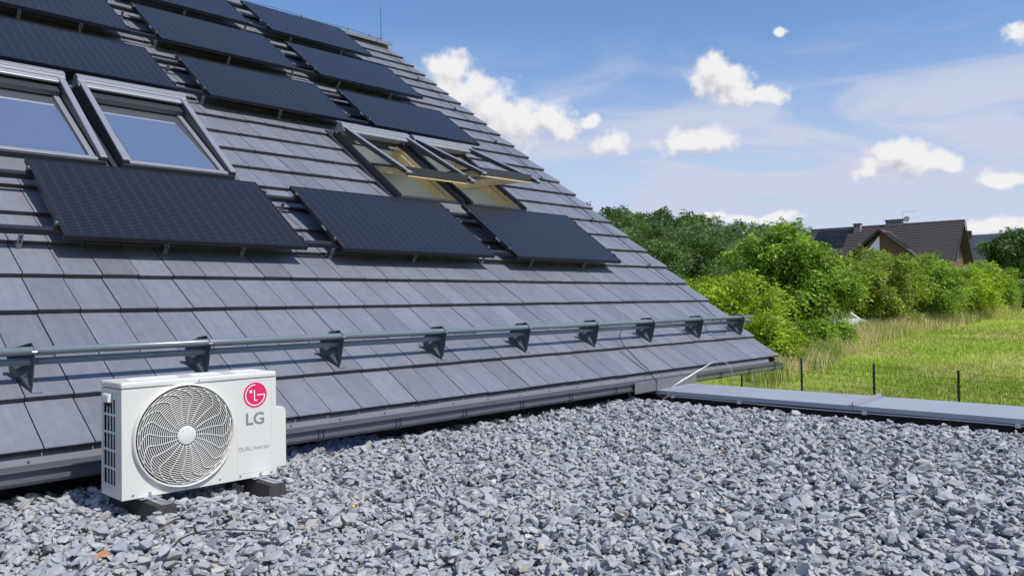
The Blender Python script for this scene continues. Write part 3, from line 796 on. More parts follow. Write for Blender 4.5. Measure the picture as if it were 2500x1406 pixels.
m = MB(); m.tube([(5.93, 3.88, -.855), (5.945, 3.85, -.845), (5.98, 3.833, -.766), (6.10, 3.79, -.708), (6.25, 3.741, -.645), (6.40, 3.70, -.585), (6.46, 3.69, -.566), (6.55, 3.677, -.56), (6.60, 3.66, -.568), (6.64, 3.64, -.60), (6.68, 3.627, -.659), (6.70, 3.623, -.736), (6.705, 3.63, -.80), (6.69, 3.63, -.86), (6.69, 3.63, -1.6), (6.69, 3.63, -3.75)], .0042, 8)
put('earthing_rod', m.mesh('earthing_rod', M['alu'], smooth=True), label='bright aluminium wire arching over the parapet coping by the gutter', cat='wire')
ridge = R(8.6, 8.93)
m = MB()
m.tube([Vector((8.62, ridge.y+.03, ridge.z+.07)), Vector((8.62, ridge.y+.03, ridge.z+.66))], .006, 6, r1=.004)
m.tube([(x, ridge.y+.0, ridge.z+.085+.012*sin(x*5)) for x in np.linspace(.5, 8.62, 30)], .0035, 5)
m.tube([(8.62, ridge.y, ridge.z+.09), (8.50, ridge.y-.04, ridge.z+.06), (8.42, ridge.y-.10, ridge.z-.03)], .004, 5)
for x in (5.6, 7.0, 7.9, 8.35): m.tube([(x, ridge.y, ridge.z+.05), (x, ridge.y, ridge.z+.10)], .008, 6)
put('lightning_rod', m.mesh('lightning_rod', M['cable']), label='thin upright lightning rod at the end of the ridge', cat='lightning rod')

# ------------------------------------------------------------------ flat roof, parapet
def flat_roof():
    m = MB()
    m.box(-3.0, 6.10, -4.0, 4.33, -1.25, -.965)
    m.box(-2.9, 6.35, -3.9, 4.355, -3.9, -1.255, 1)
    put('flat_roof', m.mesh('flat_roof', [M['black'], M['wall']]), kind='structure')
    pa = put('parapet', None, loc=(6.3, 2, -1.0), label='low parapet with a wide grey sheet coping around the gravel roof', cat='parapet')
    m = MB(); m.box(6.105, 6.50, -4.0, 4.32, -1.25, -.85); put('upstand', m.mesh('upstand', M['wall']), pa)
    m = MB(); m.box(6.075, 6.104, -4.0, 4.32, -.964, -.846); put('membrane', m.mesh('membrane', M['black']), pa)
    for (y0, y1, dz) in ((2.300, 4.335, 0), (-4.0, 2.297, 0)):
        m = MB(); xi = 6.03
        if y0 > 0:
            m.hexa([(xi, y0, -.808), (6.62, y0, -.795), (6.62, 4.018, -.795), (xi, 4.018, -.808), (xi, y0, -.8045), (6.62, y0, -.7915), (6.62, 4.018, -.7915), (xi, 4.018, -.8045)])
            m.box(xi, xi+.003, y0, 4.018, -.838, -.8085); m.box(6.617, 6.62, y0, 4.018, -.86, -.7955)
        else:
            m.hexa([(xi, y0, -.808), (6.62, y0, -.795), (6.62, y1, -.795), (xi, y1, -.808), (xi, y0, -.8045), (6.62, y0, -.7915), (6.62, y1, -.7915), (xi, y1, -.8045)])
            m.box(xi, xi+.003, y0, y1, -.838, -.8085); m.box(6.617, 6.62, y0, y1, -.86, -.7955)
        put('coping', m.mesh('coping', M['anth2']), pa)
    m = MB()
    m.hexa([(6.028, 2.262, -.8040), (6.622, 2.262, -.7905), (6.622, 2.335, -.7905), (6.028, 2.335, -.8040), (6.028, 2.262, -.8015), (6.622, 2.262, -.788), (6.622, 2.335, -.788), (6.028, 2.335, -.8015)])
    m.hexa([(6.03, 2.292, -.8013), (6.62, 2.292, -.7878), (6.62, 2.304, -.7878), (6.03, 2.304, -.8013), (6.03, 2.296, -.776), (6.62, 2.296, -.7625), (6.62, 2.300, -.7625), (6.03, 2.300, -.776)])
    put('coping_joint', m.mesh('coping_joint', M['bead']), pa)
    m = MB(); m.box(6.036, 6.074, -4.0, 4.02, -.858, -.839); put('drip_edge', m.mesh('drip_edge', M['railblack']), pa)
    m = MB(); ys = np.linspace(3.90, -4.0, 40); m.tube([(6.022, y, -.850-.004*sin(y*3)) for y in ys], .004, 6)
    w = put('conductor_wire', m.mesh('conductor_wire', M['alu']), pa)
    for y in (3.84, 3.209, 2.209, 1.237, .24, -.75):
        m = MB(); m.box(6.012, 6.034, y-.016, y+.016, -.862, -.836, 0); m.tube([(6.012, y, -.849), (6.002, y, -.849)], .009, 8, m=1)
        put('wire_clamp', m.mesh('wire_clamp', [M['galv'], M['alu']]), pa)
flat_roof()

# ------------------------------------------------------------------ gravel
def stone_shape(seed, subdiv):
    import bmesh
    bm = bmesh.new(); bmesh.ops.create_icosphere(bm, subdivisions=subdiv, radius=1)
    r_ = np.random.default_rng(seed)
    P = np.array([v.co[:] for v in bm.verts])
    for _ in range(9):
        n = r_.normal(size=3); n /= np.linalg.norm(n); d = r_.uniform(.34, .70)
        k = P@n-d; P = P-np.outer(np.clip(k, 0, None), n)
    for sgn in (1, -1):      # split slate faces
        n = np.array([r_.normal()*.12, r_.normal()*.12, sgn]); n /= np.linalg.norm(n); d = r_.uniform(.42, .66)
        k = P@n-d; P = P-np.outer(np.clip(k, 0, None), n)
    P += r_.normal(scale=.012, size=P.shape)
    mx = np.abs(P[:, :2]).max(); P /= mx
    sc = np.array([1, r_.uniform(.50, .90), r_.uniform(.32, .66)]); P = P*sc
    for v, p in zip(bm.verts, P): v.co = p
    me = bpy.data.meshes.new('stone'); bm.to_mesh(me); bm.free(); me.materials.append(M['stone'])
    me.polygons.foreach_set('use_smooth', [True]*len(me.polygons))
    try: me.set_sharp_from_angle(angle=radians(24))
    except Exception: pass
    return me, sc
GRAVEL_Z = -.872
BLOCKS = [(1.412, 3.605), (1.926, 3.605)]
def gravel():
    NV = 28
    var = [stone_shape(500+i, 3) for i in range(NV)]
    res = .006; x0, y0 = .15, -1.6; nx, ny = int((6.07-x0)/res), int((4.33-y0)/res)
    H = np.full((nx, ny), -.935)
    # block footprints are kept free
    r_ = np.random.default_rng(5)
    N = 140000
    px = r_.uniform(x0+.02, 6.055, N); py = r_.uniform(y0+.02, 4.32, N)
    d = px*FWD.x+py*FWD.y; lat = px*RGT.x+py*RGT.y
    keep = (d > 1.5) & (np.abs(lat) < d*.70+1.0) | (px > 5.3)
    px, py, d = px[keep], py[keep], d[keep]
    n = len(px)
    size = .0115+r_.gamma(2.2, .0050, n); size = np.clip(size, .010, .048)
    order = np.argsort(r_.uniform(size=n)+ (size < .016)*.2)
    vi = r_.integers(0, NV, n); yaw = r_.uniform(0, 2*pi, n)
    out = []
    zs = np.array([s[1][2] for s in var])
    for i in order:
        x, y, s_ = px[i], py[i], size[i]
        skip = False
        for bx, by in BLOCKS:
            if abs(x-bx) < .044+s_*.30 and abs(y-by) < .238+s_*.30: skip = True
        if skip: continue
        # cells under the stone
        rx = max(1, int(s_*.62/res)); cx = int((x-x0)/res); cy = int((y-y0)/res)
        a0, a1, b0, b1 = max(0, cx-rx), min(nx, cx+rx+1), max(0, cy-rx), min(ny, cy+rx+1)
        if a1-a0 < 2 or b1-b0 < 2: continue
        pt = H[a0:a1, b0:b1]
        gx = (pt[-1, :].mean()-pt[0, :].mean())/((a1-a0-1)*res); gy = (pt[:, -1].mean()-pt[:, 0].mean())/((b1-b0-1)*res)
        gx = max(-.6, min(.6, gx*.8)); gy = max(-.6, min(.6, gy*.8))
        base = pt.mean()*.88+pt.max()*.12
        hz = zs[vi[i]]*s_
        z = base+hz*.50
        lim = GRAVEL_Z+.020-.045*max(0, min(1, (y-4.08)/.22))-.070*max(0, min(1, (x-5.78)/.24))
        for bx, by in BLOCKS:
            if abs(x-bx) < .20 and abs(y-by) < .36: lim += .028
        if z > lim: continue
        top = z+hz*.50
        pt2 = pt; np.maximum(pt2, top, out=pt2)
        nrm = Vector((-gx+r_.normal()*.12, -gy+r_.normal()*.12, 1)).normalized()
        if r_.random() < .035: nrm = Vector((r_.normal(), r_.normal(), .5)).normalized(); z += s_*.2
        q = nrm.to_track_quat('Z', 'Y').to_matrix() @ Matrix.Rotation(yaw[i], 3, 'Z')
        out.append((x, y, z, s_, vi[i], q, d[i]))
    # nearest 300 in view, as stones of their own
    def vis(o):
        w = project(Vector(o[:3]))
        return w is not None and -10 < w[0] < 2510 and w[1] < 1416
    top_level = [o for o in out if o[2] > GRAVEL_Z-.030]
    seen = sorted([o for o in top_level if vis(o)], key=lambda o: -(o[3]/o[6]))[:300]
    ids = set(id(o) for o in seen)
    bed = put('gravel_bed', None, loc=(3, 2, GRAVEL_Z), kind='structure')
    m = MB(); m.box(.0, 6.07, -1.7, 4.33, -.9645, -.940); put('gravel_base', m.mesh('gravel_base', M['stone']), bed)
    for o in seen:
        mw = Matrix.Translation(Vector(o[:3])) @ o[5].to_4x4() @ Matrix.Scale(o[3], 4)
        put('stone', var[o[4]][0], bed, mw=mw)
    rest = [o for o in out if id(o) not in ids]
    # remaining gravel: points carrying rotation, size and shape, instanced by geometry nodes
    me = bpy.data.meshes.new('gravel'); k = len(rest)
    me.vertices.add(k); me.vertices.foreach_set('co', np.array([o[:3] for o in rest], dtype=np.float32).ravel())
    for nm, ty, data in (('rot', 'FLOAT_VECTOR', np.array([o[5].to_euler()[:] for o in rest])), ('size', 'FLOAT', np.array([o[3] for o in rest])), ('shape', 'INT', np.array([int(o[4]) for o in rest]))):
        at = me.attributes.new(nm, ty, 'POINT')
        if ty == 'FLOAT_VECTOR': at.data.foreach_set('vector', data.astype(np.float32).ravel())
        elif ty == 'INT': at.data.foreach_set('value', data.astype(np.int32))
        else: at.data.foreach_set('value', data.astype(np.float32))
    ob = put('gravel', me, bed, kind='stuff')
    src = bpy.data.collections.new('stone_shapes')
    for i, (vm, _) in enumerate(var):
        so = bpy.data.objects.new('stone_shape_%02d' % i, vm); src.objects.link(so)
    ng = bpy.data.node_groups.new('gravel_scatter', 'GeometryNodeTree')
    ng.interface.new_socket('Geometry', in_out='INPUT', socket_type='NodeSocketGeometry'); ng.interface.new_socket('Geometry', in_out='OUTPUT', socket_type='NodeSocketGeometry')
    Nn, Ll = ng.nodes, ng.links
    gi, go = Nn.new('NodeGroupInput'), Nn.new('NodeGroupOutput')
    ip = Nn.new('GeometryNodeInstanceOnPoints'); ci = Nn.new('GeometryNodeCollectionInfo'); ci.inputs[0].default_value = src; ci.inputs['Separate Children'].default_value = True; ci.inputs['Reset Children'].default_value = True
    def attr(nm, ty):
        a = Nn.new('GeometryNodeInputNamedAttribute'); a.data_type = ty; a.inputs[0].default_value = nm; return a.outputs[0]
    e2r = Nn.new('FunctionNodeEulerToRotation')
    Ll.new(gi.outputs[0], ip.inputs['Points']); Ll.new(ci.outputs[0], ip.inputs['Instance']); ip.inputs['Pick Instance'].default_value = True
    Ll.new(attr('shape', 'INT'), ip.inputs['Instance Index']); Ll.new(attr('rot', 'FLOAT_VECTOR'), e2r.inputs[0]); Ll.new(e2r.outputs[0], ip.inputs['Rotation']); Ll.new(attr('size', 'FLOAT'), ip.inputs['Scale'])
    sm = Nn.new('GeometryNodeSetMaterial'); sm.inputs['Material'].default_value = M['stone']
    Ll.new(ip.outputs[0], go.inputs[0])
    md = ob.modifiers.new('scatter', 'NODES'); md.node_group = ng
    print('stones', len(out), 'top', len(top_level), 'surface', float(H.mean()), float(np.percentile(H, 90)))
gravel()

# ------------------------------------------------------------------ outdoor unit
def text_mesh(body, width, height, bold=0.0, shear=0.0):
    cu = bpy.data.curves.new('t', 'FONT'); cu.body = body; cu.size = 1; cu.offset = bold; cu.resolution_u = 4
    ob = bpy.data.objects.new('t', cu); COL.objects.link(ob)
    bpy.context.view_layer.update()
    me = bpy.data.meshes.new_from_object(ob.evaluated_get(bpy.context.evaluated_depsgraph_get()))
    bpy.data.objects.remove(ob)
    co = np.zeros(len(me.vertices)*3, dtype=np.float32); me.vertices.foreach_get('co', co); co = co.reshape(-1, 3)
    lo, hi = co.min(0), co.max(0)
    c2 = np.zeros_like(co)
    c2[:, 0] = (co[:, 0]-lo[0])/(hi[0]-lo[0])*width
    c2[:, 2] = (co[:, 1]-lo[1])/(hi[1]-lo[1])*height
    me.vertices.foreach_set('co', c2.ravel()); me.update()
    return me
def outdoor_unit():
    O = Vector((1.2885, 3.5185, -.815)); W, D, Hh = .717, .232, .495
    ac = put('outdoor_unit', None, loc=O, label='white air conditioner outdoor unit with a round fan grille and red round logo', cat='air conditioner')
    def P(name, mb, mats, bevel=None, smooth=False, parent=ac):
        return put(name, mb.mesh(name, mats, smooth), parent, loc=O, bevel=bevel)
    fc = (.2685, .243); fr = .222
    # front panel with a round hole
    m = MB(); angs = sorted([2*pi*k/72 for k in range(72)]+[atan2(z-fc[1], x-fc[0]) % (2*pi) for x, z in ((0, 0), (W, 0), (W, Hh-.03), (0, Hh-.03))])
    inner, outer, innb = [], [], []
    for a in angs:
        c, s_ = cos(a), sin(a)
        inner.append((fc[0]+fr*c, 0, fc[1]+fr*s_)); innb.append((fc[0]+fr*c, .03, fc[1]+fr*s_))
        tt = []
        if c > 1e-9: tt.append((W-fc[0])/c)
        if c < -1e-9: tt.append(-fc[0]/c)
        if s_ > 1e-9: tt.append((Hh-.03-fc[1])/s_)
        if s_ < -1e-9: tt.append(-fc[1]/s_)
        t = min(tt); outer.append((fc[0]+t*c, 0, fc[1]+t*s_))
    n = len(angs); m.add(inner+outer+innb, [(i, n+i, n+(i+1) % n, (i+1) % n) for i in range(n)]+[(i, (i+1) % n, 2*n+(i+1) % n, 2*n+i) for i in range(n)])
    P('front_panel', m, M['white'])
    # right side, back, base
    m = MB(); m.box(W-.004, W, .001, D, 0, Hh-.031); P('side_panel', m, M['white'])
    m = MB(); m.box(.004, W-.005, D-.003, D, .003, Hh-.031, 0); P('back_panel', m, M['fin'])
    m = MB(); m.box(.003, W-.005, .004, D-.004, .001, .006); P('base_pan', m, M['white'])
    # lid with pressed ribs
    m = MB(); m.box(-.0025, W+.0025, -.0025, D+.002, Hh-.0295, Hh)
    lid = P('lid', m, M['white'], bevel=(.009, 3))
    m = MB()
    for (x0, x1, y0) in ((.05, .26, .045), (.06, .28, .085), (.07, .29, .125), (.08, .30, .165), (.33, .47, .045), (.34, .48, .085), (.35, .49, .125), (.36, .50, .165), (.53, .68, .045), (.54, .69, .085), (.55, .69, .125), (.56, .69, .165)):
        m.hexa([(x0, y0, Hh-.0005), (x1, y0, Hh-.0005), (x1, y0+.017, Hh-.0005), (x0, y0+.017, Hh-.0005), (x0+.004, y0+.004, Hh+.002), (x1-.004, y0+.004, Hh+.002), (x1-.004, y0+.013, Hh+.002), (x0+.004, y0+.013, Hh+.002)])
    put('lid_ribs', m.mesh('lid_ribs', M['white']), lid, loc=O)
    # bezel and grille
    m = MB(); seg = 72; prof = [(fr+.0075, -.0005), (fr+.005, -.018), (fr+.002, -.0215), (fr-.003, -.0205), (fr-.006, .02)]
    vs = [(fc[0]+r_*cos(2*pi*k/seg), y, fc[1]+r_*sin(2*pi*k/seg)) for (r_, y) in prof for k in range(seg)]
    m.add(vs, [(a*seg+k, a*seg+(k+1) % seg, (a+1)*seg+(k+1) % seg, (a+1)*seg+k) for a in range(len(prof)-1) for k in range(seg)])
    bez = P('fan_grille', m, M['whiteplastic'], smooth=True)
    m = MB()
    nr = 19
    for i in range(nr):
        r_ = .050+i*(.209-.050)/(nr-1); yy = -.015-.004*cos(r_/.21*pi/2)
        m.tube([(fc[0]+r_*cos(2*pi*k/56), yy, fc[1]+r_*sin(2*pi*k/56)) for k in range(56)], .0022, 5, closed=True)
    put('ring_wires', m.mesh('ring_wires', M['whiteplastic'], True), bez, loc=O)
    nw = 20
    wm = MB()
    for j in range(nw):
        a0 = 2*pi*j/nw; pts = []
        for r_ in np.linspace(.042, .165, 7): pts.append((r_, a0-.16*(r_/.165)**1.5))
        for t in np.linspace(0, 1, 6)[1:]: pts.append((.165+.049*t, a0-.16+.08*t+.34*t*t))
        wm.tube([(fc[0]+r_*cos(a), -.0205 if r_ < .2 else -.018, fc[1]+r_*sin(a)) for r_, a in pts], .0020, 5)
    put('curved_wires', wm.mesh('curved_wires', M['whiteplastic'], True), bez, loc=O)
    m = MB(); vs = []
    for (r_, y) in ((.043, -.017), (.042, -.023), (.034, -.0255)): vs += [(fc[0]+r_*cos(2*pi*k/36), y, fc[1]+r_*sin(2*pi*k/36)) for k in range(36)]
    m.add(vs, [(a*36+k, a*36+(k+1) % 36, (a+1)*36+(k+1) % 36, (a+1)*36+k) for a in range(2) for k in range(36)]+[tuple(range(72, 108))])
    put('grille_hub', m.mesh('grille_hub', M['whiteplastic'], True), bez, loc=O)
    # cavity and fan
    m = MB(); vs = [(fc[0]+fr*cos(2*pi*k/48), y, fc[1]+fr*sin(2*pi*k/48)) for y in (.0305, .14) for k in range(48)]
    m.add(vs, [(k, (k+1) % 48, 48+(k+1) % 48, 48+k) for k in range(48)]+[tuple(range(48, 96))]); P('fan_shroud', m, M['dark'])
    m = MB()
    for b in range(3):
        a0 = 2*pi*b/3+.5; vs = []; rows = 6; cs = 6
        for i in range(rows+1):
            r_ = .045+.155*i/rows
            for j in range(cs+1):
                a = a0+(j/cs)*(1.25+.25*i/rows)+.18*i/rows
                y = .045+.055*(j/cs)
                vs.append((fc[0]+r_*cos(a), y, fc[1]+r_*sin(a)))
        m.add(vs, [(i*(cs+1)+j, i*(cs+1)+j+1, (i+1)*(cs+1)+j+1, (i+1)*(cs+1)+j) for i in range(rows) for j in range(cs)])
    m.tube([(fc[0], .03, fc[1]), (fc[0], .10, fc[1])], .05, 20)
    P('fan', m, M['dark'], smooth=True)
    # left side: slotted panel over the coil
    m = MB(); xs0, xs1 = 0, .003
    ys = [0.001, .062, .072, .096, .106, .130, .140, .164, .174, .198, D]     # solid, slot, bar...
    zs = [0, .052, .118, .128, .194, .204, .270, .280, .346, .356, .418, .432, .455, Hh-.031]
    rows_open = [(.052, .118), (.128, .194), (.204, .270), (.280, .346), (.356, .418)]
    cols_open = []
    m.box(xs0, xs1, .001, .070, 0, Hh-.031); m.box(xs0, xs1, .202, D, 0, Hh-.031)
    for a, b in ((.096, .1035), (.1295, .137), (.163, .1705)): m.box(xs0+.0003, xs1, a, b, 0.052, .418)
    zz = [0]+[v for r_ in rows_open for v in r_]+[Hh-.031]
    for i in range(0, len(zz), 2): m.box(xs0+.0006 if 0 < i < len(zz)-2 else xs0, xs1, .070, .202, zz[i], zz[i+1])
    # raised border round the slots
    for (y0, y1, z0, z1) in ((.058, .066, .035, .445), (.203, .211, .035, .445), (.066, .203, .035, .040), (.066, .203, .441, .446)): m.box(-.0025, -.0001, y0, y1, z0, z1)
    lp = P('louvre_panel', m, M['white'])
    m = MB()
    for k in range(34): m.box(.020, .032, .07+k*.004, .0712+k*.004, .03, .43, 0)
    m.box(.033, .036, .05, .21, .02, .44, 1)
    P('coil', m, [M['fin'], M['dark']])
    m = MB(); m.prism([(-.022, .418), (-.020, .437), (-.012, .444), (-.0002, .446), (-.0002, .412), (-.010, .408)], .095, .190, 1) if False else None
    m.hexa([(-.020, .105, .405), (-.0003, .100, .402), (-.0003, .185, .402), (-.020, .180, .405), (-.016, .108, .438), (-.0003, .100, .444), (-.0003, .185, .444), (-.016, .177, .438)])
    P('carry_handle', m, M['whiteplastic'], bevel=(.005, 2))
    m = MB()
    for k in range(7): m.box(-.0012, -.0001, .108+k*.011, .112+k*.011, .384, .400)
    P('small_slots', m, M['dark'])
    # valve cover on the right
    m = MB(); pr = [(W+.0005, 0.018), (W+.074, .018), (W+.080, .024)]
    pr += [(W+.080-.03*(1-cos(a)), .285+.03*sin(a)) for a in np.linspace(0, pi/2, 6)]+[(W+.0005, .315)]
    m.prism(pr, .045, .19, 1); P('valve_cover', m, M['white'], bevel=(.004, 2))
    # pressed outline of the service panel
    x0, x1, z0, z1, rc_ = .517, .694, .029, .459, .010
    pts = []
    for cx, cz, a0 in ((x1-rc_, z1-rc_, 0), (x0+rc_, z1-rc_, pi/2), (x0+rc_, z0+rc_, pi), (x1-rc_, z0+rc_, 3*pi/2)):
        for a in np.linspace(a0, a0+pi/2, 5): pts.append((cx+rc_*cos(a), .0004, cz+rc_*sin(a)))
    m = MB(); m.tube(pts, .0018, 6, closed=True); P('panel_outline', m, M['white'], smooth=True)
    # logo
    lx, lz, lr = .6075, .3885, .0605
    m = MB(); m.disc((lx, -.0012, lz), lr, 1, 48, 1)
    def arc(r_, a0, a1, w, y, mi, nseg=40):
        vs = []
        for k in range(nseg+1):
            a = a0+(a1-a0)*k/nseg
            vs += [(lx+(r_-w/2)*cos(a), y, lz+(r_-w/2)*sin(a)), (lx+(r_+w/2)*cos(a), y, lz+(r_+w/2)*sin(a))]
        m.add(vs, [(2*k, 2*k+2, 2*k+3, 2*k+1) for k in range(nseg)], mi)
    arc(lr+.0008, 0, 2*pi, .003, -.0010, 2, 48)
    arc(.0485, pi/2, 2*pi, .0052, -.0016, 2)
    m.add([(lx+.010, -.0018, lz+.0026), (lx+.0511, -.0018, lz+.0026), (lx+.0511, -.0018, lz-.0026), (lx+.010, -.0018, lz-.0026)], [(0, 1, 2, 3)], 2)
    m.add([(lx-.0065, -.0017, lz+.024), (lx-.001, -.0017, lz+.024), (lx-.001, -.0017, lz-.028), (lx-.0065, -.0017, lz-.028)], [(0, 1, 2, 3)], 2)
    m.add([(lx-.0065, -.0019, lz-.0225), (lx+.011, -.0019, lz-.0225), (lx+.011, -.0019, lz-.028), (lx-.0065, -.0019, lz-.028)], [(0, 1, 2, 3)], 2)
    m.disc((lx-.022, -.0017, lz+.017), .0078, 1, 24, 2)
    P('logo', m, [M['white'], M['red'], M['logowhite']])
    t = text_mesh('LG', .093, .058, bold=.022); t.materials.clear(); t.materials.append(M['print'])
    put('logo_lettering', t, ac, loc=O+Vector((.560, -.0008, .248)))
    t = text_mesh('DUAL Inverter', .158, .0205, bold=-.004); t.materials.clear(); t.materials.append(M['print'])
    put('lettering', t, ac, loc=O+Vector((.523, -.0008, .130)))
    # screws
    m = MB()
    for (x, z) in ((.045, .017), (.300, .020), (.43, .020), (.53, .018), (.69, .012), (.335, Hh-.017), (.27, .010)): m.tube([(x, -.0002, z), (x, -.0035, z)], .0045, 8)
    for (y, z) in ((.02, Hh-.014), (.20, Hh-.014)): m.tube([(-.0026, y, z), (-.005, y, z)], .004, 8)
    P('screws', m, M['galv'])
    # feet
    for i, fx in enumerate((.115, .632)):
        m = MB(); m.box(fx-.045, fx+.045, -.02, D+.02, -.0065, -.0035, 0); m.box(fx-.028, fx+.028, -.012, .03, -.0033, .0005, 0)
        m.tube([(fx, -.004, -.002), (fx, -.004, .020)], .0045, 8); m.tube([(fx, -.004, -.0033), (fx, -.004, .006)], .010, 6); m.tube([(fx+.022, -.006, -.0033), (fx+.022, -.006, .003)], .007, 6)
        P('mounting_foot', m, M['galv'])
outdoor_unit()
for i, (bx, by) in enumerate(BLOCKS):
    tz, bz = -.826, -.955
    lab = ('black rubber block with an aluminium channel under the left foot of the air conditioner', 'black rubber block with an aluminium channel under the right foot of the air conditioner')[i]
    b = put('mounting_block', None, loc=(bx, by, bz), label=lab, cat='rubber block', group='rubber blocks under the air conditioner')
    m = MB(); a0, a1, y0, y1 = .040, .056, .235, .252
    m.hexa([(bx-a1, by-y1, bz), (bx+a1, by-y1, bz), (bx+a1, by+y1, bz), (bx-a1, by+y1, bz), (bx-a0, by-y0+.0, tz-.002), (bx+a0, by-y0, tz-.002), (bx+a0, by+y0, tz-.002), (bx-a0, by+y0, tz-.002)])
    put('rubber_body', m.mesh('rubber_body', M['rubber']), b, bevel=(.005, 2))
    m = MB()
    for (p, q) in ((-.024, -.008), (.008, .024)): m.box(bx+p, bx+q, by-y0-.002, by+y0, tz-.0015, tz+.0035)
    m.box(bx-.008, bx+.008, by-y0-.002, by+y0, tz-.0018, tz-.0008)
    put('channel', m.mesh('channel', M['alu']), b)

# small things on the gravel
m = MB()
rr = random.Random(3)
def leafy(name, loc, size, color, label, cat):
    m = MB(); n = 8; vs = [(0, 0, .004)]
    for k in range(n):
        a = 2*pi*k/n; r_ = size*(.7+.5*rr.random()); vs.append((r_*cos(a), r_*.6*sin(a), rr.uniform(-.004, .010)))
    m.add(vs, [(0, 1+k, 1+(k+1) % n) for k in range(n)])
    put(name, m.mesh(name, mat(name+'_mat', color, .7, noise=(60, .3))), loc=loc, rot=(rr.uniform(-.5, .2), .2, rr.uniform(0, 3)), label=label, cat=cat)
leafy('dry_leaf', (2.00, 2.87, -.862), .022, (.70, .42, .10), 'small curled yellow leaf on the grey stones right of the air conditioner', 'leaf')
leafy('orange_stone_chip', (1.01, 2.95, -.858), .026, (.42, .20, .09), 'small orange flake on the gravel at the bottom left edge', 'leaf')
leafy('yellow_leaf', (5.80, 3.93, -.872), .03, (.75, .60, .12), 'yellow scrap on the gravel near the parapet corner', 'leaf')
m = MB(); m.tube([(1.13, 2.72, -0.854), (1.20, 2.83, -0.851), (1.267, 2.907, -0.848), (1.32, 2.935, -0.847), (1.373, 2.935, -0.846), (1.447, 2.889, -0.848), (1.515, 2.797, -0.850), (1.56, 2.74, -0.856)], .0026, 6)
put('loose_cable', m.mesh('loose_cable', M['cable'], True), label='thin black cable lying curved on the gravel in front of the air conditioner', cat='cable')
twig = mat('dry_twig', (.16, .12, .08), .8)
for (a, lab) in (([(1.20, 3.05, -0.850), (1.27, 3.10, -0.846), (1.36, 3.17, -0.850)], 'thin brown twig on the gravel below the air conditioner'), ([(2.62, 2.25, -0.850), (2.72, 2.36, -0.844), (2.79, 2.36, -0.850)], 'thin dry stalk on the gravel right of the centre')):
    m = MB(); m.tube(a, .002, 5); put('twig', m.mesh('twig', twig), label=lab, cat='twig')
# crumpled foil at the foot of the wall
nx_, ny_ = 40, 7; vs = []
for i in range(nx_):
    for j in range(ny_): vs.append((2.42+i*.018, 4.13+j*.016, -.888+.050*(j/(ny_-1))+rr.uniform(-.009, .009)))
m = MB(); m.add(vs, [(i*ny_+j, (i+1)*ny_+j, (i+1)*ny_+j+1, i*ny_+j+1) for i in range(nx_-1) for j in range(ny_-1)])
put('foil_strip', m.mesh('foil_strip', mat('crumpled_foil', (.45, .58, .92), .25, metal=.7)), label='crumpled blue-silver foil strip at the foot of the wall right of the air conditioner', cat='foil')

# ------------------------------------------------------------------ fence
fence = put('mesh_fence', None, loc=(28.1, 9.95, -3.8), label='dark wire mesh fence on thin posts in front of the meadow', cat='fence')
FM = mat('fence_green_black', (.02, .028, .026), .6)
FP = [(30.55, 18.7), (29.8, 15.75), (28.9, 12.85), (28.05, 9.95), (26.85, 7.05), (25.7, 4.1), (24.5, 1.2)]
for (x, y) in FP:
    m = MB(); m.box(x-.03, x+.03, y-.03, y+.03, gz(x, y)-.3, -2.28); m.box(x-.035, x+.035, y-.035, y+.035, -2.279, -2.26); m.box(x-.05, x+.05, y-.036, y+.036, -2.62, -2.58); m.box(x-.05, x+.05, y-.036, y+.036, -3.1, -3.06)
    put('post', m.mesh('post', FM), fence)
for a, b in zip(FP[:-1], FP[1:]):
    a, b = Vector((a[0], a[1], 0)), Vector((b[0], b[1], 0)); L_ = (b-a).length; d = (b-a)/L_; m = MB(); w = .0027
    nrm = Vector((-d.y, d.x, 0))*w
    k = 0; t = .05
    while t < L_-.03:
        p = a+d*t; q = d*w
        m.add([(p-q)+Vector((0, 0, -3.75)), (p+q)+Vector((0, 0, -3.75)), (p+q)+Vector((0, 0, -2.34)), (p-q)+Vector((0, 0, -2.34)), (p+nrm)+Vector((0, 0, -3.75)), (p+nrm)+Vector((0, 0, -2.34))], [(0, 1, 2, 3), (1, 4, 5, 2), (4, 0, 3, 5)]); t += .05
    for i in range(8):
        z = -3.70+i*.194; m.add([a+Vector((0, 0, z-w*1.3)), b+Vector((0, 0, z-w*1.3)), b+Vector((0, 0, z+w*1.3)), a+Vector((0, 0, z+w*1.3)), a+nrm+Vector((0, 0, z)), b+nrm+Vector((0, 0, z))], [(0, 1, 2, 3), (1, 5, 2), (0, 3, 4), (3, 2, 5, 4), (0, 4, 5, 1)])
    put('wire_panel', m.mesh('wire_panel', FM), fence)

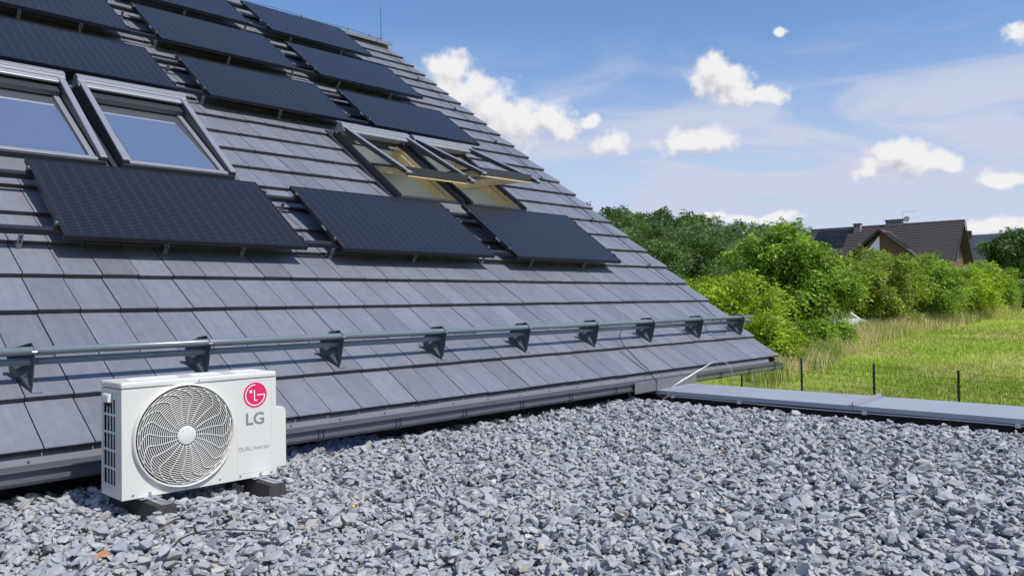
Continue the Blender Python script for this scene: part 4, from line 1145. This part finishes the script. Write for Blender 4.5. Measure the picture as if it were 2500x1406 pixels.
# ------------------------------------------------------------------ vegetation
def leaf_mat(name, col, tr=.33):
    return mat(name, col, .5, spec=.35, tint=True, transl=tr)
BARK = mat('bark', (.10, .085, .07), .9, noise=(8, .3), bump=(30, .6, .02))
def leaves(centers, outdir, r_, size, per, droop, width=.42, spread=.5):
    """sprays of `per` leaflets hung on each centre"""
    n = len(centers)
    d = outdir+r_.normal(scale=.45, size=(n, 3)); d[:, 2] -= droop
    d /= np.linalg.norm(d, axis=1, keepdims=True)
    up = np.tile(np.array([0, 0, 1.0]), (n, 1))+r_.normal(scale=.35, size=(n, 3))
    side = np.cross(d, up); side /= np.linalg.norm(side, axis=1, keepdims=True)+1e-9
    C, Dv = [], []
    for k in range(per):
        t = (k//2)/max(1, (per-1)//2)
        sg = 1 if k % 2 else -1
        c = centers+d*(size*2.4*t)[:, None] if isinstance(size, np.ndarray) else centers+d*(size*2.4*t)
        c = c+np.array([0, 0, -1.0])*(size*1.1*t*t) if not isinstance(size, np.ndarray) else c
        dv = side*sg*.9+d*.6+r_.normal(scale=.28, size=(n, 3)); dv[:, 2] -= droop*.7
        dv /= np.linalg.norm(dv, axis=1, keepdims=True)
        C.append(c); Dv.append(dv)
    C = np.concatenate(C); Dv = np.concatenate(Dv)
    m = len(C)
    rv = r_.normal(size=(m, 3)); rv[:, 2] = np.abs(rv[:, 2])+.6
    S = np.cross(Dv, rv); S /= np.linalg.norm(S, axis=1, keepdims=True)+1e-9
    ln = (size*r_.uniform(.7, 1.3, m))[:, None]; wd = ln*width
    Nn = np.cross(S, Dv)
    p0 = C; p1 = C+Dv*ln*.45+S*wd*.5-Nn*ln*.05; p2 = C+Dv*ln; p3 = C+Dv*ln*.45-S*wd*.5-Nn*ln*.05
    V = np.stack([p0, p1, p2, p3], 1).reshape(-1, 3)
    Q = np.arange(4*m).reshape(m, 4)
    return V, Q, n

def tree(name, label, cat, base, h, w, colr, seed, leaf=.2, sprays=5000, per=7, lobes=20, trunk_h=.25, droop=.35, low=.12, group=None, tr=.33, shape=1.0, wy=None, lobe_r=.26):
    r_ = np.random.default_rng(seed)
    base = Vector(base); wy = wy or w
    t = put(name, None, loc=base, label=label, cat=cat, group=group)
    # leaf tufts on an uneven crown envelope, with gaps between them
    nt_ = lobes*8; z0 = h*low; hh = (h-z0)
    g = r_.normal(size=(nt_, 3)); g[:, 2] = g[:, 2]*.95+.22; g /= np.linalg.norm(g, axis=1, keepdims=True)
    ph = r_.uniform(0, 6.28, 6)
    env = .78+.22*np.sin(g[:, 0]*4.1+ph[0])*np.cos(g[:, 1]*3.7+ph[1])+.13*np.sin(g[:, 2]*6.5+ph[2]+g[:, 0]*3)+.10*np.sin(g[:, 1]*9+ph[3])
    rad = env*(.42+.62*r_.uniform(size=nt_)**.42)
    rad[r_.uniform(size=nt_) < .10] *= 1.13
    TC = np.stack([g[:, 0]*rad*w*.5, g[:, 1]*rad*wy*.5, z0+hh*.46+g[:, 2]*rad*hh*.52], 1)
    tr_ = w*.064*r_.uniform(.6, 1.6, nt_)
    vol = tr_**2; pick = r_.choice(nt_, sprays, p=vol/vol.sum())
    dirs = r_.normal(size=(sprays, 3)); dirs[:, 2] = dirs[:, 2]*.75+.35; dirs = dirs+g[pick]*.55; dirs /= np.linalg.norm(dirs, axis=1, keepdims=True)
    C = TC[pick]+dirs*(tr_[pick]*r_.uniform(.25, 1.1, sprays))[:, None]*np.array([1.15, 1.15, .72])
    C[:, 2] = np.maximum(C[:, 2], .03*h)
    V, Q, n = leaves(C, dirs, r_, leaf, per, droop)
    lobe_t = r_.uniform(.68, 1.34, nt_); sp_t = lobe_t[pick]*r_.uniform(.62, 1.35, sprays)
    tint = np.tile(sp_t, per)*r_.uniform(.85, 1.15, sprays*per)
    put('crown', np_mesh('crown', V, Q, leaf_mat(name+'_leaf', colr, tr), tint), t, loc=base)
    L_ = np.concatenate([TC*np.array([.8, .8, .95]), tr_[:, None]], 1)
    # trunk and limbs
    m = MB(); th = h*trunk_h
    m.tube([(0, 0, -.3), (0, 0, th*.5), (w*.02, 0, th)], h*.028, 9, r1=h*.019)
    m.tube([(w*.02, 0, th*.98), (w*.0, w*.02, h*.55), (-w*.03, 0, h*.8)], h*.018, 8, r1=h*.004)
    for i in range(min(9, lobes)):
        q = L_[int(i*nt_/9) % nt_]; st = Vector((w*.015, 0, th*(.8+.04*i)))
        e = Vector(q[:3]); mid = st.lerp(e, .5)+Vector((0, 0, -h*.03))
        m.tube([st, mid, e], h*.012, 6, r1=h*.003)
    put('trunk', m.mesh('trunk', BARK, True), t, loc=base)
    return t
def TP(u, d):
    """ground point d metres ahead on the bearing whose tangent is (u-1250)/f"""
    lat = (u-1250)/F_PX*d; p = PD(lat, d); return Vector((p.x, p.y, gz(p.x, p.y)))

YG = (.33, .43, .035); MG = (.235, .35, .045); OG = (.27, .34, .05); DG = (.11, .18, .045); BG = (.13, .20, .06)
tree('walnut_tree', 'tall light green walnut tree with drooping leaves left of the brown-roofed house', 'tree', TP(1925, 50), 7.3, 7.0, MG, 21, leaf=.27, sprays=6500, lobes=34, low=.05, droop=.60, lobe_r=.19)
tree('young_walnut_tree', 'low yellow-green tree spreading beside the verge of the tiled roof', 'tree', TP(1752, 42), 4.5, 6.8, YG, 22, leaf=.22, sprays=6000, lobes=30, low=.02, droop=.5, group='bright green trees behind the roof', lobe_r=.19)
tree('young_walnut_tree', 'rounded bright green bush just above the end of the gutter', 'tree', TP(1858, 39), 2.6, 3.9, YG, 23, leaf=.19, sprays=4200, lobes=20, low=.0, droop=.5, group='bright green trees behind the roof', lobe_r=.22)
tree('young_walnut_tree', 'darker green bush peeping over the roof edge left of the yellow-green tree', 'tree', TP(1655, 47), 4.2, 5.5, MG, 24, leaf=.22, sprays=4000, lobes=22, low=.0, group='bright green trees behind the roof', lobe_r=.21)
tree('cherry_tree', 'broad olive-green fruit tree directly in front of the brown-roofed house', 'tree', TP(2120, 56), 5.5, 8.0, OG, 25, leaf=.21, sprays=6500, lobes=30, low=.03, droop=.4, lobe_r=.20)
tree('cherry_tree', 'fruit tree with a dark leaning limb showing under its crown', 'tree', TP(2235, 60), 5.0, 7.6, MG, 26, leaf=.21, sprays=5600, lobes=28, low=.10, droop=.35, lobe_r=.20)
tree('cherry_tree', 'yellow-green fruit tree below the gable of the brown-roofed house', 'tree', TP(2330, 64), 4.5, 7.6, YG, 27, leaf=.21, sprays=5200, lobes=26, low=.03, droop=.35, lobe_r=.20)
tree('cherry_tree', 'lowest tree of the row, by the far corner of the meadow', 'tree', TP(2412, 69), 3.9, 5.8, MG, 28, leaf=.21, sprays=4000, lobes=20, low=.02, droop=.35, lobe_r=.21)
tree('cherry_tree', 'dense olive-green tree filling the gap right of the walnut, over the pale vehicle', 'tree', TP(2062, 53), 4.6, 5.6, OG, 41, leaf=.21, sprays=4600, lobes=22, low=.16, droop=.35, lobe_r=.20)
tree('willow_tree', 'dark green willow with a bare trunk at the right edge', 'tree', TP(2492, 82), 7.6, 6.6, DG, 29, leaf=.26, sprays=5200, lobes=24, low=.42, trunk_h=.5, droop=.6, tr=.25, lobe_r=.20)
tree('shrub', 'grey-green shrub under the dark willow', 'shrub', TP(2490, 92), 4.0, 6.0, (.16, .20, .09), 30, leaf=.24, sprays=2400, lobes=12, low=.0)
tree('shrub', 'small dark shrub at the end of the meadow, right edge', 'shrub', TP(2478, 73), 1.7, 3.6, (.15, .23, .05), 31, leaf=.18, sprays=1500, lobes=10, low=.0)
tree('shrub', 'low leafy shrub in dry grass at the foot of the walnut tree', 'shrub', TP(2040, 45), 1.5, 2.2, MG, 32, leaf=.17, sprays=1200, lobes=9, low=.0)
tree('shrub', 'green undergrowth at the foot of the broad olive-green tree', 'shrub', TP(1985, 44), 2.0, 2.6, MG, 34, leaf=.18, sprays=1700, lobes=10, low=.0)
# mid-distance dark trees between the walnut and the wooded hill
mids = [(1470, 78, 9.6, 8.5), (1530, 74, 8.2, 8), (1585, 70, 7.3, 7), (1600, 92, 9.8, 9), (1655, 84, 8.6, 8), (1705, 78, 7.9, 7.5), (1740, 95, 8.0, 9), (1800, 88, 6.4, 8), (1850, 100, 6.4, 9), (1400, 82, 9.5, 9)]
labs = ['dark green tree seen over the verge just left of the slope', 'dark tree behind the roof verge, below the highest part of the hill', 'dark bushy tree just above the verge tiles', 'tall dark tree at the foot of the wooded hill', 'dark tree behind the yellow-green bushes', 'dark round tree left of the walnut crown', 'tall tree at the hill foot left of the walnut top', 'dark tree partly hidden behind the walnut crown', 'far dark tree behind the top of the walnut', 'dark tree hidden mostly by the tiled roof']
for i, (u, d, h, w) in enumerate(mids):
    tree('dark_tree', labs[i], 'tree', TP(u, d), h, w, (DG, BG)[i % 3 == 1], 50+i, leaf=.24, sprays=4200, per=5, lobes=18, low=.02, tr=.2, group='dark trees below the wooded hill')

# wooded hill as one mass
def forest():
    r_ = np.random.default_rng(77)
    Vs, Qs, T = [], [], []; off = 0
    for i in range(210):
        d = 112+125*r_.uniform()**.8; ratio = r_.uniform(-.12, .47)
        p = PD(ratio*d, d); z = gz(p.x, p.y)
        h = r_.uniform(7.5, 12.5); w = r_.uniform(7.5, 12); n = 1150
        dr = r_.normal(size=(n, 3)); dr[:, 2] = np.abs(dr[:, 2])*1.1-.25; dr /= np.linalg.norm(dr, axis=1, keepdims=True)
        ph = r_.uniform(0, 6.28, 3)
        bump = .82+.16*np.sin(dr[:, 0]*6+ph[0])*np.cos(dr[:, 1]*6+ph[1])+.10*np.sin(dr[:, 2]*9+ph[2])
        C = dr*(bump*r_.uniform(.86, 1.04, n))[:, None]*np.array([w*.5, w*.5, h*.55])+np.array([0, 0, h*.45])
        V, Q, _ = leaves(C, dr, r_, .38, 2, .15, width=.9)
        V = V+np.array([p.x, p.y, z])
        Vs.append(V); Qs.append(Q+off); off += len(V)
        tt = r_.uniform(.55, 1.6)
        T.append(np.tile(tt*r_.uniform(.72, 1.28, n), 2))
    put('wooded_hill', np_mesh('wooded_hill', np.concatenate(Vs), np.concatenate(Qs), leaf_mat('forest_leaf', (.105, .165, .05), .25), np.concatenate(T)), kind='stuff', label='dark green wooded hill on the horizon', cat='forest')
forest()

def blades(name, pts, hgt, wid, colr, r_, lean=.35, label=None, cat='grass', tints=None, two=True):
    n = len(pts)
    a = r_.uniform(0, 2*pi, n); ln = hgt*r_.uniform(.6, 1.3, n) if np.isscalar(hgt) else hgt
    dx = np.cos(a)*lean*ln*r_.uniform(.2, 1.2, n); dy = np.sin(a)*lean*ln*r_.uniform(.2, 1.2, n)
    # blades turned to face all ways
    b = r_.uniform(0, pi, n); wx, wy = np.cos(b)*wid/2, np.sin(b)*wid/2
    p0 = pts+np.stack([wx, wy, np.zeros(n)], 1); p1 = pts-np.stack([wx, wy, np.zeros(n)], 1)
    mid = pts+np.stack([dx*.35, dy*.35, ln*.6], 1)
    tip = pts+np.stack([dx, dy, ln*.95], 1)
    m0 = mid+np.stack([wx, wy, np.zeros(n)], 1)*.8; m1 = mid-np.stack([wx, wy, np.zeros(n)], 1)*.8
    t0 = tip+np.stack([wx, wy, np.zeros(n)], 1)*.25; t1 = tip-np.stack([wx, wy, np.zeros(n)], 1)*.25
    V = np.stack([p0, p1, m1, m0, t1, t0], 1).reshape(-1, 3); i = np.arange(n)*6
    Q = np.concatenate([np.stack([i, i+1, i+2, i+3], 1), np.stack([i+3, i+2, i+4, i+5], 1)])
    tt = r_.uniform(.7, 1.3, n) if tints is None else tints
    put(name, np_mesh(name, V, Q, leaf_mat(name+'_blade', colr, .3), np.concatenate([tt, tt])), kind='stuff', label=label, cat=cat)
def fbm2(x, y, s):
    return (np.sin(x*s+1.3*np.sin(y*s*.7))+np.sin(y*s*1.3+1.7*np.sin(x*s*.6+2))+.5*np.sin(x*s*2.9+y*s*2.1))/2.5
def grass():
    r_ = np.random.default_rng(9)
    # mown meadow
    n = 165000
    d = 19+65*r_.uniform(size=n)**1.3; ratio = r_.uniform(.16, .80, n)
    x = FWD.x*d+RGT.x*ratio*d; y = FWD.y*d+RGT.y*ratio*d
    keep = fbm2(x, y, .55) > -.55+.35*r_.normal(size=n)
    x, y, d = x[keep], y[keep], d[keep]
    P = np.stack([x, y, ground_np(x, y)-.01], 1)
    blades('meadow_grass', P, .16, .035, (.40, .51, .075), r_, .6, 'short green meadow grass behind the wire fence', tints=r_.uniform(.65, 1.35, len(P))*(1+.25*fbm2(x, y, .3)))
    n = 46000
    d = 22+60*r_.uniform(size=n)**1.3; ratio = r_.uniform(.2, .68, n)
    x = FWD.x*d+RGT.x*ratio*d; y = FWD.y*d+RGT.y*ratio*d
    k = (fbm2(x, y, .42) < -.22) | (d < 25.5) & (r_.uniform(size=n) < .5) | (r_.uniform(size=n) < .05)
    x, y = x[k], y[k]; P = np.stack([x, y, ground_np(x, y)-.01], 1)
    blades('straw_patches', P, .24, .022, (.66, .55, .28), r_, .7, 'straw-coloured dry patches in the meadow')
    # tall grass along the trees
    xs, ys, hs = [], [], []
    line = [(1830, 37), (1900, 38), (1960, 40), (2010, 42), (2080, 47), (2150, 51), (2220, 55), (2290, 59), (2360, 63), (2430, 68), (2490, 72)]
    for (u0, d0), (u1, d1) in zip(line[:-1], line[1:]):
        k = 3600; t = r_.uniform(size=k); u = u0+(u1-u0)*t; dd = d0+(d1-d0)*t+r_.normal(scale=1.7, size=k)-.4
        lat = (u-1250)/F_PX*dd; x = FWD.x*dd+RGT.x*lat; y = FWD.y*dd+RGT.y*lat
        xs.append(x); ys.append(y)
    x = np.concatenate(xs); y = np.concatenate(ys); P = np.stack([x, y, ground_np(x, y)-.02], 1)
    cl = fbm2(x, y, 1.1)
    h = .78+.42*cl+.18*r_.normal(size=len(x)); h = np.clip(h, .25, 1.5)
    dry = (fbm2(x+7, y, .5)+.45*r_.normal(size=len(x))) > -.30
    blades('tall_dry_grass', P[dry], h[dry], .026, (.78, .64, .38), r_, .35, 'tall straw-coloured grass along the foot of the trees')
    blades('tall_green_grass', P[~dry], h[~dry], .034, (.30, .38, .08), r_, .35, 'tall green grass along the foot of the trees')
grass()

# ------------------------------------------------------------------ houses beyond the trees
BR = mat('brown_roof_tiles', (.085, .068, .066), .6, noise=(3, .12)); BW = mat('timber_boards', (.16, .085, .05), .6, noise=(5, .2)); DT = mat('dark_trim', (.025, .026, .032), .5)
WP = mat('white_render', (.62, .60, .55), .8)
M['glass_far'] = glass_mat('far_window_glass', .45, (.9, .95, 1.0), dark=(.03, .04, .05))
def far_house():
    A = Vector((37.9+0, 0, 0))
    pl_, pr_ = PD(37.9, 100.5), PD(51.1, 90.0)
    x = (pr_-pl_); Lr = x.length; x.normalize(); y = Vector((0, 0, 1)).cross(x)       # y points away from the camera side
    if y.dot(FWD) < 0: y = -y
    zr = 8.45; base = Vector((*((pl_+pr_)/2)[:2], gz(*((pl_+pr_)/2)[:2])-.3))
    Rm = Matrix(((x.x, y.x, 0), (x.y, y.y, 0), (0, 0, 1)))
    mw = Matrix.Translation(Vector((pl_.x, pl_.y, 0))) @ Rm.to_4x4()
    hs = put('brick_house', None, mw=mw, label='house with a long brown tiled roof, solar panels and a dormer gable behind the trees', cat='house')
    zb = base.z; ze = 3.7; hw = 5.6
    m = MB(); m.box(.6, Lr-.96, -4.9, 4.9, zb, ze+.35); put('wall', m.mesh('wall', BW), hs, mw=mw)
    def slope(y0, z0, y1, z1, x0, x1, name='roof_slope'):
        m = MB(); n = 24; dn = Vector((0, -(z1-z0), (y1-y0))).normalized()
        if dn.z < 0: dn = -dn
        for i in range(n):
            a, b = i/n, (i+1)/n
            ya, za = y0+(y1-y0)*a, z0+(z1-z0)*a; yb, zb_ = y0+(y1-y0)*b, z0+(z1-z0)*b
            o0, o1 = dn*.075, dn*.012
            m.hexa([(x0, ya, za), (x1, ya, za), (x1, yb, zb_), (x0, yb, zb_), (x0, ya+o0.y, za+o0.z), (x1, ya+o0.y, za+o0.z), (x1, yb+o1.y, zb_+o1.z), (x0, yb+o1.y, zb_+o1.z)], 0, 1)
        return put(name, m.mesh(name, [BR]), hs, mw=mw)
    sl = slope(-hw, ze, 0, zr, 0, Lr); slope(hw, ze, 0, zr, 0, Lr)
    m = MB(); m.tube([(0, 0, zr+.05), (Lr, 0, zr+.05)], .11, 6); put('ridge', m.mesh('ridge', BR), hs, mw=mw)
    # boarded gable set back under the verge, dark verge boards
    m = MB(); m.prism([(-hw+.9, ze+.25), (0, zr-.25), (hw-.9, ze+.25), (hw-.9, zb), (-hw+.9, zb)], Lr-.95, Lr-.80, 0); gb = put('gable', m.mesh('gable', BW), hs, mw=mw)
    for yy in (-2.2, -.4, 1.4):
        m = MB(); m.box(Lr-.795, Lr-.76, yy, yy+.8, ze+.6, ze+2.2 if yy != -.4 else ze+3.0); put('window', m.mesh('window', M['glass_far']), gb, mw=mw)
    m = MB(); m.prism([(-hw-.05, ze-.15), (0, zr-.12), (0, zr+.10), (-hw-.05, ze+.08)], Lr+.002, Lr+.06, 0); m.prism([(hw+.05, ze-.15), (0, zr-.12), (0, zr+.10), (hw+.05, ze+.08)], Lr+.0625, Lr+.12, 0); put('verge_board', m.mesh('verge_board', DT), hs, mw=mw)
    # chimneys
    def chim(xx, w_, yy, h_, body, slots):
        m = MB(); m.box(xx-w_/2, xx+w_/2, yy-.35, yy+.35, zr-1.2, zr+h_, 0); m.box(xx-w_/2-.08, xx+w_/2+.08, yy-.43, yy+.43, zr+h_+.001, zr+h_+.12, 1)
        for k in range(slots): m.box(xx-w_/2+.12+k*(w_-.2)/slots, xx-w_/2+.12+(k+.5)*(w_-.2)/slots, yy-.358, yy-.351, zr+h_-.38, zr+h_-.06, 1)
        put('chimney', m.mesh('chimney', [body, DT]), hs, mw=mw)
    CH = mat('chimney_render', (.30, .29, .27), .8)
    chim(5.6, .75, -.55, .30, CH, 2); chim(9.6, 1.9, .2, .55, CH, 6)
    # panels on the left
    m = MB(); k = 0
    c, s_ = (zr-ze)/hw, 1
    for i in range(3):
        for j in range(2):
            x0, x1 = .9+i*1.25, .9+i*1.25+1.2; a, b = .05+j*.24, .05+j*.24+.23
            p = MB(); nrm = Vector((0, -(zr-ze), hw)).normalized()*.14
            def S(xx, t, e): return Vector((xx, -hw*t, zr-(zr-ze)*t))+nrm*e
            p.hexa([S(x0, b, .8), S(x1, b, .8), S(x1, a, .8), S(x0, a, .8), S(x0, b, 1), S(x1, b, 1), S(x1, a, 1), S(x0, a, 1)])
            put('solar_panel', p.mesh('solar_panel', M['cells']), hs, mw=mw)
    # cross gable with its own roof
    xc, gw, yg, zt = 9.4, 4.2, -6.3, 7.6; zl = zt-3.6
    g = MB(); g.prism([(xc-gw+.5, zl), (xc, zt-.35), (xc+gw-.5, zl), (xc+gw-.5, zb), (xc-gw+.5, zb)], yg+.75, yg+.95, 1); gg = put('dormer_gable', g.mesh('dormer_gable', BW), hs, mw=mw)
    g = MB(); g.add([(xc-2.6, yg+.74, zl+.05), (xc-.15, yg+.74, zl+.05), (xc-.15, yg+.74, zt-.75)], [(0, 1, 2)]); put('window', g.mesh('window', M['glass_far']), gg, mw=mw)
    for sg_ in (-1, 1):
        g = MB(); e = Vector((0, 0, .14))
        q = [Vector((xc, yg, zt)), Vector((xc+sg_*(gw+.2), yg, zl-.2)), Vector((xc+sg_*(gw+.2), -.6, zl-.2)), Vector((xc, -.6, zt))]
        g.hexa([p-e for p in q]+[p+Vector((0, 0, .03)) for p in q], 0); put('dormer_roof', g.mesh('dormer_roof', BR), hs, mw=mw)
        g = MB(); y0 = yg-.06 if sg_ < 0 else yg-.065
        g.prism([(xc, zt-.28), (xc, zt+.06), (xc+sg_*(gw+.25), zl-.20), (xc+sg_*(gw+.25), zl-.52)], y0, y0+.055, 1); put('dormer_verge', g.mesh('dormer_verge', DT), hs, mw=mw)
    # panels on the cross gable's right slope
    for j in range(2):
        p = MB(); t0, t1 = .10+j*.26, .34+j*.26
        q = [Vector((xc+(gw+.2)*t, yy, zt-(zt-zl+.2)*t+.10)) for (t, yy) in ((t0, -5.6), (t1, -5.6), (t1, -3.2), (t0, -3.2))]
        p.hexa([v-Vector((0, 0, .04)) for v in q]+q); put('solar_panel', p.mesh('solar_panel', M['cells']), hs, mw=mw)
    m = MB(); m.tube([(10.5, 0, zr), (10.5, 0, zr+1.55)], .03, 6); m.tube([(10.5, 0, zr+1.5), (12.1, 0, zr+1.5)], .018, 5); m.tube([(10.95, -.1, zr+.1), (10.95, -.1, zr+.8)], .03, 5)
    an = put('aerial', m.mesh('aerial', M['galv']), hs, mw=mw)
    m = MB(); m.disc((10.95, -.14, zr+.62), .33, 1, 16); put('dish', m.mesh('dish', WP), an, mw=mw)
far_house()
def far_house2():
    p = PD(74.5, 128); zb = gz(p.x, p.y)-.3
    Rm = Matrix.Rotation(YAW-pi/2-.75, 3, 'Z'); mw = Matrix.Translation(Vector((p.x, p.y, 0))) @ Rm.to_4x4()
    hs = put('grey_roofed_house', None, mw=mw, label='house with a dark chequered roof far behind, between the brown roof and the willow', cat='house')
    DR = mat('glossy_dark_tiles', (.09, .10, .12), .35)
    m = MB(); m.box(-5, 5, -3.6, 3.6, zb, 6.2); m.prism([(-3.6, 6.2), (3.6, 6.2), (0, 9.3)], -5, -4.8, 0); put('wall', m.mesh('wall', WP), hs, mw=mw)
    for sg_ in (-1, 1):
        m = MB()
        for i in range(12):
            a, b = i/12, (i+1)/12
            ya, za, yb, zc = sg_*4.3*(1-a), 5.7+4.0*a, sg_*4.3*(1-b), 5.7+4.0*b
            m.hexa([(-5.5, ya, za), (5.5, ya, za), (5.5, yb, zc), (-5.5, yb, zc), (-5.5, ya, za+.13), (5.5, ya, za+.13), (5.5, yb, zc+.03), (-5.5, yb, zc+.03)])
        put('roof_slope', m.mesh('roof_slope', DR), hs, mw=mw)
    for xx, zz in ((-4.2, 10.6), (-1.2, 10.4)):
        m = MB(); m.box(xx-.7, xx+.7, -.9, -.1, 8.2, zz); put('chimney', m.mesh('chimney', DT), hs, mw=mw)
    m = MB(); m.box(-5.06, -5.01, -1.6, -.4, 6.4, 7.6); put('window', m.mesh('window', M['glass_far']), hs, mw=mw)
far_house2()
# white car glimpsed through the trees
def car():
    p = TP(2026, 51.6); o = p+Vector((0, 0, .0)); mw = Matrix.Translation(o) @ Matrix.Rotation(YAW-pi/2+.2, 4, 'Z')
    c = put('parked_car', None, mw=mw, label='white vehicle half hidden behind the leaves at the foot of the walnut tree', cat='car')
    m = MB(); m.prism([(-2.1, .35), (-2.1, .85), (-1.95, 1.0), (-1.5, 1.05), (-.9, 1.50), (.9, 1.52), (1.6, 1.05), (2.1, .92), (2.15, .35)], -.85, .85, 1)
    put('body', m.mesh('body', mat('white_car_paint', (.8, .8, .8), .25, coat=.5)), c, mw=mw, bevel=(.06, 3))
    m = MB(); m.prism([(-1.30, 1.08), (-.82, 1.42), (.80, 1.44), (1.35, 1.08)], -.862, -.852, 1); put('side_window', m.mesh('side_window', M['glass_far']), c, mw=mw)
    for xx in (-1.35, 1.35):
        for yy in (-.87, .70):
            m = MB(); m.tube([(xx, yy, .32), (xx, yy+.17, .32)], .32, 18); put('wheel', m.mesh('wheel', M['rubber']), c, mw=mw)
car()
